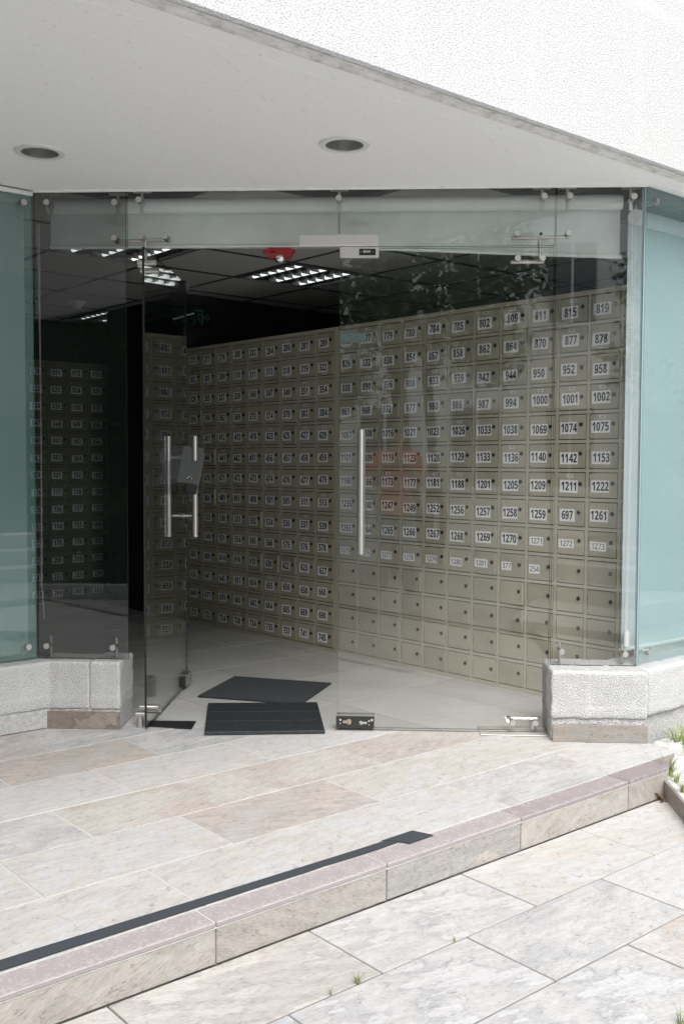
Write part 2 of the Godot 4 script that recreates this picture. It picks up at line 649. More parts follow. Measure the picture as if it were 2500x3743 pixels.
	var rust := Color(0.770, 0.735, 0.710)
	var sand := Color(0.752, 0.737, 0.722)
	var brown := Color(0.718, 0.698, 0.682)
	# base, second, third, share of the second, strength of the streaks
	var sets := [[white, white, cream, 0.4, 0.7], [cream, cream, white, 0.5, 0.7], [cream, sand, rust, 0.42, 0.9], [rose, brown, rust, 0.5, 0.9], [blue, pale, white, 0.5, 1.0],
		[white, pale, white, 0.4, 0.6], [pale, pale, ash, 0.45, 1.0], [cream, ash, cream, 0.33, 0.9], [pale, ash, white, 0.45, 0.9], [sand, rose, cream, 0.5, 1.0]]
	for k in sets.size():
		m = mat("slate_%d" % k, lin(0.775, 0.77, 0.775), 0.62)
		m.albedo_texture = slate(100 + k * 13, sets[k][0], sets[k][1], sets[k][2], sets[k][3], sets[k][4])
		relief(m, m.albedo_texture, 0.3)
	for k in 3:
		m = mat("riser_%d" % k, lin(0.70, 0.685, 0.665), 0.7)
		m.albedo_texture = slate(301 + k * 17, [sand, ash, cream][k], [ash, sand, pale][k], [rose, cream, sand][k], 0.45)
		m.uv1_scale = Vector3(1.0, 0.3, 1.0)
		relief(m, m.albedo_texture, 0.5)
	for k in 2:
		m = mat("base_tile_%d" % k, lin(0.50, 0.475, 0.45), 0.6)
		m.albedo_texture = slate(401 + k * 17, [rose, ash][k], [sand, rose][k], [ash, sand][k], 0.5)
		m.uv1_scale = Vector3(0.6, 0.22, 1.0)
		relief(m, m.albedo_texture, 0.3)
	m = mat("base_tile_2", lin(0.40, 0.375, 0.35), 0.6)
	m.albedo_texture = slate(455, Color(0.74, 0.70, 0.67), Color(0.66, 0.63, 0.61), Color(0.80, 0.77, 0.74), 0.5)
	m.uv1_scale = Vector3(0.6, 0.22, 1.0)
	relief(m, m.albedo_texture, 0.3)
	for k in 3:
		m = mat("nosing_%d" % k, lin(0.80, 0.80, 0.80), 0.6)
		m.albedo_texture = flaked(51 + k, [Color(0.745, 0.722, 0.72), Color(0.72, 0.695, 0.695), Color(0.69, 0.66, 0.665)][k], [Color(0.685, 0.648, 0.658), Color(0.640, 0.598, 0.611), Color(0.60, 0.557, 0.573)][k], [0.22, 0.32, 0.50][k], 0.11)
		relief(m, m.albedo_texture, 0.2)
	m = mat("leaf", lin(0.06, 0.10, 0.03), 0.55)
	m.vertex_color_use_as_albedo = true
	m.albedo_color = Color.WHITE
	m.backlight_enabled = true
	m.backlight = Color(0.2, 0.25, 0.1)
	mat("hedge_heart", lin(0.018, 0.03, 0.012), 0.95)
	mat("dry_leaf", lin(0.30, 0.20, 0.12), 0.9)
	mat("house_wall", lin(0.74, 0.73, 0.70), 0.9)
	mat("grey_wall", lin(0.22, 0.225, 0.225), 0.9)
	mat("house_dark", lin(0.05, 0.055, 0.06), 0.2)
	mat("rail", lin(0.5, 0.5, 0.5), 0.4, 0.6)


# ------------------------------------------------------------------ setting
func ground() -> void:
	var st := S()
	cbox(st, Vector3(0, -0.45, 0), Vector3(240, 0.5, 240))
	setting("ground", obj("ground", st, M.street))

func lay_tiles(parent: Node3D, region: PackedVector2Array, rows: Array, pitch: float, gap: float, mats: Array, y: float, chosen: Array, called := "paving_tile") -> void:
	# rows: [n0, n1, first joint]
	for r in rows:
		var n0: float = r[0] + gap / 2
		var n1: float = r[1] - gap / 2
		var shared := [box_tile(pitch - gap, n1 - n0, 0), box_tile(pitch - gap, n1 - n0, 1), box_tile(pitch - gap, n1 - n0, 2), box_tile(pitch - gap, n1 - n0, 3)]
		for k in range(-14, 14):
			var t0: float = r[2] + k * pitch + gap / 2
			var t1 := t0 + pitch - gap
			var q := PackedVector2Array([Vector2(t0, n0), Vector2(t1, n0), Vector2(t1, n1), Vector2(t0, n1)])
			var cut := Geometry2D.intersect_polygons(q, region)
			if cut.is_empty():
				continue
			var pick: int = rng.randi() % mats.size()
			var at := Vector2((t0 + t1) / 2, (n0 + n1) / 2)
			for c in chosen:
				if absf(c[0] - at.x) < 0.2 and absf(c[1] - at.y) < 0.1:
					pick = c[2]
			var m: Material = M["slate_%d" % pick] if called == "paving_tile" else M[mats[pick]]
			var dy := rng.randf_range(-0.0012, 0.0008)
			var whole := true
			for p in q:
				if not Geometry2D.is_point_in_polygon(p, region):
					whole = false
			if whole:
				mi(called, shared[rng.randi() % 4], m, parent, Vector3((t0 + t1) / 2, y + dy, (n0 + n1) / 2))
			else:
				for c in cut:
					if c.size() < 3 or absf(area(c)) < 0.0004:
						continue
					var st := S()
					prism(st, c, -0.012, 0.0, 0.0015, Vector2(t0, n0), Vector2(pitch - gap, n1 - n0))
					obj(called, st, m, parent, Vector3(0, y + dy, 0))

func area(p: PackedVector2Array) -> float:
	var s := 0.0
	for i in p.size():
		s += p[i].cross(p[(i + 1) % p.size()])
	return s / 2

# a slab; variant flips its uv so that shared textures do not repeat
func box_tile(w: float, d: float, variant: int) -> ArrayMesh:
	var st := S()
	var x := Transform3D.IDENTITY
	if variant & 1:
		x = x.rotated(Vector3.UP, PI)
	if variant & 2:
		# mirror by swapping the uv with a half turn about the long axis
		x = x.rotated(Vector3.RIGHT, PI)
		cbox(st, Vector3(0, 0.006, 0), Vector3(w, 0.012, d), 0.0015, x)
	else:
		cbox(st, Vector3(0, -0.006, 0), Vector3(w, 0.012, d), 0.0015, x)
	return st.commit()

func platform() -> void:
	var region := PackedVector2Array([tn(1.195, 0.265), tn(1.13, 0.16), tn(1.0, 0.0), tn(-1.60, 0.0), tn(-6.0, 4.1), Vector2(-7.3, 1.006)])
	var slab := PackedVector2Array([Vector2(0.467, 1.097), tn(1.17, 0.262), tn(1.10, 0.16), tn(1.0, -0.006), tn(-1.60, -0.006), tn(-6.0, 4.1), Vector2(-7.3, 1.097)])
	var st := S()
	prism(st, slab, -0.40, -0.0022)
	var p := obj("platform", st, M.grout_light)
	p.rotation.y = TH
	setting("platform", p)
	var mats := []
	for k in 10:
		mats.append("slate_%d" % k)
	var rows := []
	var edges := [-3.0, -2.65, -2.32, -1.99, -1.65, -1.315, -0.978, -0.643, -0.309, 0.030, 0.350, 0.678, 1.005]
	for k in edges.size() - 1:
		rows.append([edges[k], edges[k + 1], -0.99 if (edges.size() - k) % 2 == 0 else -0.675])
	lay_tiles(p, region, rows, 0.6265, 0.006, mats, 0.0, [[-1.44, -0.61, 9], [-1.2, -0.58, 7], [-1.17, -0.31, 3], [-0.85, -0.3, 3], [-0.73, -0.46, 4], [-0.53, -0.07, 5], [-1.5, -0.04, 5], [-1.66, -0.17, 5], [-1.71, 0.17, 9], [-1.34, 0.26, 2], [-0.87, 0.28, 9], [-0.28, 0.18, 9], [-0.56, 0.26, 2], [-1.67, 0.58, 0], [-1.14, 0.65, 2], [-0.59, 0.71, 7], [0.13, 0.34, 6], [-0.2, 0.48, 1], [-0.05, 0.76, 6], [0.3, 0.74, 6], [0.31, 0.9, 6], [-1.97, 0.57, 6], [-1.89, 0.86, 1], [-1.54, 0.9, 1], [-1.35, 0.97, 1], [-1.02, 1.03, 4], [-0.71, 1.0, 4], [-0.33, 1.04, 0]])
	# nosing stones with worn red paint, and riser tiles
	var joints := [-5.37, -4.75, -4.13, -3.51, -2.89, -2.27, -1.648, -1.042, -0.426, 0.199, 0.467]
	for k in joints.size() - 1:
		var t0: float = joints[k] + 0.003
		var t1: float = joints[k + 1] - 0.003
		var s2 := S()
		cbox(s2, Vector3((t0 + t1) / 2, -0.0065, 1.057), Vector3(t1 - t0, 0.014, 0.098), 0.002)
		if k == joints.size() - 2:
			s2 = S()
			prism(s2, PackedVector2Array([Vector2(t0, 1.008), Vector2(0.665, 1.008), Vector2(t1, 1.106), Vector2(t0, 1.106)]), -0.0135, 0.0005, 0.0, Vector2(t0, 1.008), Vector2(0.6, 0.098))
		obj("nosing_stone", s2, M["nosing_%d" % (0 if t0 < -0.5 else (1 if t0 < 0.1 else 2))], p)
		if k == 0:
			var s3 := S()
			cbox(s3, Vector3((joints[0] + joints[-1]) / 2, -0.0152, 1.099), Vector3(joints[-1] - joints[0], 0.0026, 0.013))
			obj("white_joint", s3, M.white_kerb, p)
		s2 = S()
		cbox(s2, Vector3((t0 + t1) / 2, -0.064, 1.0985), Vector3(t1 - t0, 0.094, 0.012), 0.0015)
		obj("riser_tile", s2, M["riser_%d" % (k % 3)], p)
	# strips of grip tape along the edge
	var tape := PackedVector2Array()
	var low := PackedVector2Array()
	for k in 60:
		var t := -5.2 + 4.29 * k / 59.0
		tape.append(Vector2(t, 0.944 + 0.022 * smoothstep(-2.4, -0.9, t) + rng.randf_range(-0.0006, 0.0006)))
		low.append(Vector2(t + (0.02 if k == 59 else 0.0), 0.996 + 0.007 * smoothstep(-2.0, -0.9, t) + rng.randf_range(-0.0012, 0.0018)))
	for k in 60:
		tape.append(low[59 - k])
	st = S()
	prism(st, tape, 0.0006, 0.0028)
	tag(obj("grip_tape", st, M.tape), "long strip of dark grey grip tape along the step edge", "tape", "grip tape on the step").rotation.y = TH
	st = S()
	prism(st, PackedVector2Array([Vector2(-0.935, 0.964), Vector2(-0.80, 0.962), Vector2(-0.775, 1.034), Vector2(-0.885, 1.037), Vector2(-0.893, 1.014), Vector2(-0.905, 0.99)]), 0.0030, 0.0052)
	tag(obj("grip_tape", st, M.tape), "short loose end piece of dark grip tape on the step edge", "tape", "grip tape on the step").rotation.y = TH

func lower_paving() -> void:
	var region := PackedVector2Array([Vector2(-7.3, 1.106), Vector2(0.470, 1.106), tn(1.068, 0.84), tn(1.055, 3.16), Vector2(-2.6, 3.05), tn(-0.9, 4.98), tn(-6.2, 4.98)])
	var st := S()
	prism(st, PackedVector2Array([Vector2(-7.3, 1.0985), Vector2(0.47, 1.0985), tn(1.07, 0.84), tn(1.06, 3.2), Vector2(-1.4, 3.1), tn(-0.6, 5.0), tn(-6.2, 5.0)]), -0.30, -0.1145)
	var p := obj("lower_paving", st, M.grout_dark)
	p.rotation.y = TH
	setting("lower_paving", p)
	var rows := []
	for k in 12:
		rows.append([1.1055 + 0.3092 * k, 1.1055 + 0.3092 * (k + 1), -0.724 if k % 2 == 0 else -1.03])
	lay_tiles(p, region, rows, 0.6177, 0.0055, ["slate_0", "slate_1", "slate_2", "slate_3", "slate_6", "slate_8", "slate_9", "slate_0", "slate_6"], -0.112, [[-1.63, 1.2, 9], [-1.36, 1.31, 9], [-1.1, 1.19, 8], [-0.91, 1.27, 8], [-0.61, 1.23, 1], [-0.09, 1.23, 0], [-1.29, 1.51, 8], [-0.69, 1.53, 6], [-1.11, 1.75, 6], [-0.39, 1.55, 7], [-0.7, 1.82, 5], [-0.96, 1.9, 8], [-1.95, 1.2, 6]])

func interior() -> void:
	# floor: porcelain squares turned with the locker wall
	var poly := PackedVector2Array([Vector2(1.02, -0.008), Vector2(-1.60, -0.008), Vector2(-3.71, 1.88), Vector2(-6.54, -1.15), Vector2(-1.27, -6.06), Vector2(2.75, -1.74)])
	var st := S()
	prism(st, poly, -0.30, -0.0016)
	var p := obj("interior_floor", st, M.grout_floor)
	setting("interior_floor", p)
	var c := cos(PHI)
	var s := sin(PHI)
	var at := Vector2(0.107, -0.888)
	var e1 := Vector2(c, s)
	var e2 := Vector2(-s, c)
	var pit := 0.535
	var g := 0.0032
	var mesh := box_mesh(Vector3(pit - 2 * g, 0.010, pit - 2 * g), 0.0008)
	for i in range(-12, 7):
		for j in range(-7, 13):
			var a := at + e1 * (i * pit + g) + e2 * (j * pit + g)
			var b := at + e1 * ((i + 1) * pit - g) + e2 * (j * pit + g)
			var d := at + e1 * ((i + 1) * pit - g) + e2 * ((j + 1) * pit - g)
			var f := at + e1 * (i * pit + g) + e2 * ((j + 1) * pit - g)
			var q := PackedVector2Array([a, b, d, f])
			var cut := Geometry2D.intersect_polygons(q, poly)
			if cut.is_empty():
				continue
			var m: Material = M["floor_%d" % (rng.randi() % 3)]
			var whole := cut.size() == 1 and absf(absf(area(cut[0])) - absf(area(q))) < 1e-5
			if whole:
				var o := mi("floor_tile", mesh, m, p, Vector3((a.x + d.x) / 2, -0.005, (a.y + d.y) / 2))
				o.rotation.y = -PHI
			else:
				for k in cut:
					if absf(area(k)) < 0.001:
						continue
					var s2 := S()
					prism(s2, k, -0.010, 0.0, 0.0)
					obj("floor_tile", s2, m, p)
	# walls of the room, with thickness; local x runs along the locker wall, z comes out of it
	var wall := Node3D.new()
	wall.name = "side_wall"
	wall.position = Vector3(-0.1961, 0, -1.69)
	wall.rotation.y = -PHI
	put(wall)
	setting("side_wall", wall)
	st = S()
	cbox(st, Vector3(-2.0, 1.4, -2.3), Vector3(6.6, 2.9, 0.24))
	obj("wall_panel", st, M.dark_wall, wall)
	st = S()
	cbox(st, Vector3(-2.50, 1.3, -1.09), Vector3(1.19, 2.6, 2.16))
	obj("pier", st, M.dark_wall, wall)
	st = S()
	cbox(st, Vector3(-1.0, 1.4, -4.6), Vector3(10.0, 2.9, 0.2))
	var bw := Node3D.new()
	bw.name = "back_wall"
	bw.rotation.y = TH
	put(bw)
	setting("back_wall", bw)
	st = S()
	cbox(st, Vector3(-0.6, 1.4, -5.42), Vector3(7.9, 2.9, 0.24))
	obj("wall_panel", st, M.dark_wall, bw)
	var lw := Node3D.new()
	lw.name = "left_wall"
	lw.rotation.y = TH
	put(lw)
	setting("left_wall", lw)
	st = S()
	cbox(st, Vector3(-4.1, 1.4, -3.2), Vector3(0.24, 2.9, 4.6))
	obj("wall_panel", st, M.dark_wall, lw)
	st = S()
	# ceiling: squares hung in a dark grid
	var ang := deg_to_rad(47.4)
	var cp := Node3D.new()
	cp.name = "ceiling"
	cp.position = Vector3(-0.611, 2.45, -2.353)
	cp.rotation.y = -ang
	put(cp)
	setting("ceiling", cp)
	var pt := 0.655
	var lit := {Vector2i(0, 0): 1, Vector2i(0, 2): 1, Vector2i(-4, 0): 1}
	var tile := box_mesh(Vector3(pt - 0.032, 0.016, pt - 0.032), 0.004)
	for i in range(-9, 8):
		for j in range(-8, 7):
			if lit.has(Vector2i(i, j)):
				continue
			var o := Vector3(i * pt, 0.010, j * pt)
			var w := cp.transform * o
			var q := tn(w.x, w.z)
			if q.y > 0.35 or w.z > -0.30 or q.y < -5.5 or q.x < -4.3 or q.x > 3.3:
				continue
			mi("ceiling_tile", tile, M.ceiling_tile, cp, o)
	var inv := cp.transform.affine_inverse()
	var rim := PackedVector2Array()
	for q in [Vector2(1.1, -0.10), Vector2(-1.60, -0.10), Vector2(-3.75, 1.80), Vector2(-6.5, -1.1), Vector2(-1.3, -5.9), Vector2(2.6, -1.75)]:
		var l := inv * Vector3(q.x, 2.45, q.y)
		rim.append(Vector2(l.x, l.z))
	for k in range(-12, 13):
		for way in 2:
			var a := Vector2((k - 0.5) * pt, -9.0) if way == 0 else Vector2(-9.0, (k - 0.5) * pt)
			var b := Vector2((k - 0.5) * pt, 9.0) if way == 0 else Vector2(9.0, (k - 0.5) * pt)
			for run in Geometry2D.intersect_polyline_with_polygon(PackedVector2Array([a, b]), rim):
				var mid: Vector2 = (run[0] + run[-1]) / 2
				var ln: float = run[0].distance_to(run[-1])
				st = S()
				cbox(st, Vector3(mid.x, 0.004 + way * 0.0025, mid.y), Vector3(0.024, 0.012, ln) if way == 0 else Vector3(ln, 0.012, 0.022))
				obj("hanging_rail", st, M.tbar, cp)
	st = S()
	prism(st, PackedVector2Array([Vector2(1.2, -0.06), Vector2(-1.62, -0.06), Vector2(-4.2, 2.2), Vector2(-7.0, -1.2), Vector2(-1.3, -6.6), Vector2(3.2, -1.9)]), 2.62, 2.8)
	setting("ceiling_slab", obj("ceiling_slab", st, M.dark_wall))

func canopy() -> void:
	var b := thing("building", "white stucco building front with a deep overhanging canopy", "building", Vector3.ZERO, TH)
	# soffit: flat plaster over the porch, the grooved margin and the dirty drip bead
	var st := S()
	prism(st, PackedVector2Array([Vector2(-8.0, 0.780), Vector2(5.5, 0.780), Vector2(5.5, 0.66), tn(1.10, -0.02), tn(-1.62, -0.02), Vector2(-3.0, -1.13), Vector2(-8.0, -1.13)]), 2.40, 2.60)
	obj("soffit", st, M.soffit, b)
	st = S()
	extrude(st, PackedVector2Array([Vector2(0.7805, 2.4008), Vector2(0.787, 2.4022), Vector2(0.7935, 2.400), Vector2(0.868, 2.4005), Vector2(0.868, 2.60), Vector2(0.7805, 2.60)]), -8.0, 5.5)
	obj("soffit_margin", st, M.soffit, b)
	st = S()
	extrude(st, PackedVector2Array([Vector2(0.8685, 2.405), Vector2(0.875, 2.3965), Vector2(0.886, 2.3935), Vector2(0.897, 2.3965), Vector2(0.903, 2.404), Vector2(0.908, 2.401), Vector2(0.9235, 2.402), Vector2(0.9235, 2.60), Vector2(0.8685, 2.60)]), -8.0, 5.5)
	obj("drip_bead", st, M.dirty_bead, b)
	st = S()
	extrude(st, PackedVector2Array([Vector2(0.80, 2.62), Vector2(0.924, 2.62), Vector2(0.924, 2.408), Vector2(0.929, 2.404), Vector2(0.938, 2.412), Vector2(0.938, 7.5), Vector2(0.60, 7.5), Vector2(0.60, 2.62)]), -8.0, 5.5)
	obj("fascia_wall", st, M.stucco, b)
	st = S()
	cbox(st, Vector3(-1.2, 7.55, -4.6), Vector3(13.6, 0.12, 11.1))
	obj("roof", st, M.mortar, b)
	st = S()
	cbox(st, Vector3(5.1, 3.5, -2.2), Vector3(0.3, 7.6, 5.5))
	obj("end_wall", st, M.stucco, b)
	st = S()
	cbox(st, Vector3(-7.6, 3.5, -2.3), Vector3(0.3, 7.6, 2.3))
	obj("end_wall", st, M.stucco, b)
	# recessed lamps in the soffit, unlit
	for k in 2:
		var p: Vector3 = [Vector3(-1.372, 2.4, 0.57), Vector3(-0.188, 2.4, 0.622)][k]
		var t := thing("recessed_lamp", ["round recessed soffit lamp near the left glass wall", "round recessed soffit lamp above the doorway"][k], "lamp", p, 0, "recessed lamps in the soffit")
		var s2 := S()
		ring(s2, 0.072, 0.098, -0.007, 0.0)
		obj("trim_ring", s2, M.white_trim, t)
		s2 = S()
		for i in 40:
			var a := TAU * i / 40
			var c := TAU * (i + 1) / 40
			var d0 := Vector3(cos(a), 0, sin(a))
			var d1 := Vector3(cos(c), 0, sin(c))
			smooth_quad(s2, d0 * 0.072 + Vector3(0, -0.003, 0), d1 * 0.072 + Vector3(0, -0.003, 0), d1 * 0.052 + Vector3(0, 0.075, 0), d0 * 0.052 + Vector3(0, 0.075, 0), -d0, -d1)
			tri(s2, Vector3(0, 0.075, 0), d0 * 0.052 + Vector3(0, 0.075, 0), d1 * 0.052 + Vector3(0, 0.075, 0), Vector3.DOWN)
		obj("reflector", s2, M.reflector, t)
		s2 = S()
		ball(s2, Vector3(0, 0.060, 0), 0.022, 14)
		obj("bulb", s2, M.tube_white, t)
	cut_lamp_holes(b)
	var lip := PackedVector2Array()
	for k in 90:
		lip.append(tn(-1.60 + 2.69 * k / 89.0, 0.0065))
	for k in 90:
		var u := 89 - k
		lip.append(tn(-1.60 + 2.69 * u / 89.0, 0.014 + rng.randf_range(0.0, 0.010) + (0.012 if rng.randf() < 0.08 else 0.0)))
	st = S()
	prism(st, lip, 2.3925, 2.4015)
	obj("plaster_lip", st, M.soffit, b)
	for line in [[Vector2(-0.53, 1.50), Vector2(-0.515, 1.45), Vector2(-0.50, 1.425), Vector2(-0.485, 1.37), Vector2(-0.478, 1.33)], [Vector2(-0.455, 1.19), Vector2(-0.452, 1.15), Vector2(-0.43, 1.11), Vector2(-0.427, 1.08)], [Vector2(-0.60, 0.05), Vector2(-0.598, 0.12), Vector2(-0.603, 0.16)]]:
		st = S()
		for k in line.size() - 1:
			var p0 := tn(line[k].x, line[k].y)
			var p1 := tn(line[k + 1].x, line[k + 1].y)
			cyl(st, Vector3(p0.x, 2.4004, p0.y), Vector3(p1.x, 2.4004, p1.y), 0.0011, 5)
		obj("crack", st, M.dirty_bead, b)

# the soffit is open where the lamps sit: rebuilt with round holes
func cut_lamp_holes(b: Node3D) -> void:
	var s: MeshInstance3D = b.get_node("soffit")
	var outer := PackedVector2Array([Vector2(-8.0, 0.780), Vector2(5.5, 0.780), Vector2(5.5, 0.66), tn(1.10, -0.02), tn(-1.62, -0.02), Vector2(-3.0, -1.13), Vector2(-8.0, -1.13)])
	var pieces: Array = [outer]
	for p in [tn(-1.372, 0.57), tn(-0.188, 0.622)]:
		var hole := PackedVector2Array()
		for i in 40:
			hole.append(p + Vector2(cos(TAU * i / 40), sin(TAU * i / 40)) * 0.0735)
		# split at the lamp so that no polygon needs a hole
		var next := []
		for q in pieces:
			for half in [Rect2(-20, -20, 20 + p.x, 40), Rect2(p.x, -20, 20, 40)]:
				var r := PackedVector2Array([half.position, half.position + Vector2(half.size.x, 0), half.end, half.position + Vector2(0, half.size.y)])
				for k in Geometry2D.intersect_polygons(q, r):
					for k2 in Geometry2D.clip_polygons(k, hole):
						next.append(k2)
		pieces = next
	var st := S()
	for q in pieces:
		prism(st, q, 2.40, 2.60)
	s.mesh = st.commit()

func ring(st: SurfaceTool, r0: float, r1: float, y0: float, y1: float) -> void:
	for i in 48:
		var a := TAU * i / 48
		var c := TAU * (i + 1) / 48
		var d0 := Vector3(cos(a), 0, sin(a))
		var d1 := Vector3(cos(c), 0, sin(c))
		var lo := Vector3(0, y0, 0)
		var hi := Vector3(0, y1, 0)
		quad(st, d0 * r0 + lo, d1 * r0 + lo, d1 * (r1 - 0.004) + lo, d0 * (r1 - 0.004) + lo, Vector3.DOWN)
		quad(st, d0 * (r1 - 0.004) + lo, d1 * (r1 - 0.004) + lo, d1 * r1 + hi, d0 * r1 + hi, d0 + d1 + Vector3.DOWN)
		quad(st, d0 * r0 + lo, d1 * r0 + lo, d1 * r0 + hi, d0 * r0 + hi, -d0 - d1)

func plinths() -> void:
	# right: one block at the front, one round the corner along the glass wall
	var t := thing("stone_plinth", "bright grey hammered stone plinth under the right glass pane", "plinth", Vector3(0.895, 0, 0), 0, "stone plinths under the glass")
	mi("stone_block", rough_block(Vector3(0.412, 0.208, 0.288), 0.016, 0.0035, 0.0075, 3), M.granite, t, Vector3(0.0, 0.203, -0.008))
	var o := mi("stone_block", rough_block(Vector3(1.3, 0.212, 0.26), 0.02, 0.0035, 0.009, 4), M.granite, t, Vector3(0.61, 0.203, -0.46))
	o.rotation.y = TH
	var st := S()
	cbox(st, Vector3(-0.002, 0.09, -0.013), Vector3(0.400, 0.18, 0.268), 0.004)
	obj("mortar_bed", st, M.mortar, t)
	st = S()
	cbox(st, Vector3(0, 0.03, 0), Vector3(1.3, 0.30, 0.24), 0.004)
	o = obj("mortar_bed", st, M.mortar, t, Vector3(0.60, 0.0, -0.475))
	o.rotation.y = TH
	st = S()
	cbox(st, Vector3(0.003, 0.038, 0.138), Vector3(0.404, 0.074, 0.011), 0.001)
	obj("base_tile", st, M.base_tile_0, t)
	# left: face under the pane, and the part that comes forward along the glass wall
	t = thing("stone_plinth", "shaded grey hammered stone plinth under the left glass pane", "plinth", Vector3(-1.39, 0, 0), 0, "stone plinths under the glass")
	mi("stone_block", rough_block(Vector3(0.137, 0.214, 0.235), 0.010, 0.0030, 0.0075, 5), M.granite, t, Vector3(0.1105, 0.197, -0.0545))
	mi("stone_block", rough_block(Vector3(0.226, 0.214, 0.20), 0.008, 0.0030, 0.0075, 6), M.granite, t, Vector3(-0.073, 0.197, -0.038))
	o = mi("stone_block", rough_block(Vector3(2.2, 0.214, 0.2), 0.010, 0.0030, 0.011, 7), M.granite, t, Vector3(-0.982, 0.197, 0.713))
	o.rotation.y = TH
	st = S()
	cbox(st, Vector3(0.0, 0.145, -0.055), Vector3(0.352, 0.285, 0.214), 0.003)
	obj("mortar_bed", st, M.mortar, t)
	st = S()
	cbox(st, Vector3(0, 0.145, 0), Vector3(2.2, 0.285, 0.185), 0.003)
	o = obj("mortar_bed", st, M.mortar, t, Vector3(-0.982, 0.0, 0.713))
	o.rotation.y = TH
	st = S()
	cbox(st, Vector3(0, 0.04, 0.060), Vector3(0.348, 0.078, 0.010), 0.001)
	obj("base_tile", st, M.base_tile_2, t, Vector3(0.005, 0, 0))
	var along := Vector3(-cos(TH), 0, sin(TH))
	for k in 4:
		var ln: float = [0.118, 0.40, 0.40, 0.40][k]
		var from: float = [0.004, 0.126, 0.53, 0.934][k]
		st = S()
		cbox(st, Vector3.ZERO, Vector3(ln, 0.078, 0.010), 0.001)
		o = obj("base_tile", st, M.base_tile_1 if k % 2 == 0 else M.base_tile_2, t, Vector3(-0.171, 0.04, 0.056) + along * (from + ln / 2))
		o.rotation.y = TH
	# planting strip to the right of the step
	t = thing("planter", "low tiled planter edge with a pale bed right of the step", "planter", Vector3(1.12, 0, 0.9))
	st = S()
	cbox(st, Vector3(-0.040, -0.09, 1.02), Vector3(0.012, 0.09, 3.0), 0.001)
	obj("tiled_face", st, M.base_tile_1, t)
	st = S()
	cbox(st, Vector3(-0.018, -0.094, 1.02), Vector3(0.030, 0.09, 3.0), 0.004)
	obj("cap", st, M.white_kerb, t)
	st = S()
	prism(st, PackedVector2Array([Vector2(-0.003, -0.47), Vector2(0.03, -0.62), Vector2(0.10, -0.82), Vector2(1.6, -2.2), Vector2(3.5, -1.0), Vector2(3.5, 2.5), Vector2(-0.003, 2.5)]), -0.3, -0.058)
	obj("bed", st, M.white_kerb, t)
	st = S()
	cbox(st, Vector3(0, -0.045, 0), Vector3(1.6, 0.075, 0.10), 0.012)
	o = obj("kerb", st, M.white_kerb, t, Vector3(0.63, 0, -1.33))
	o.rotation.y = TH
	o.name = "white_kerb"


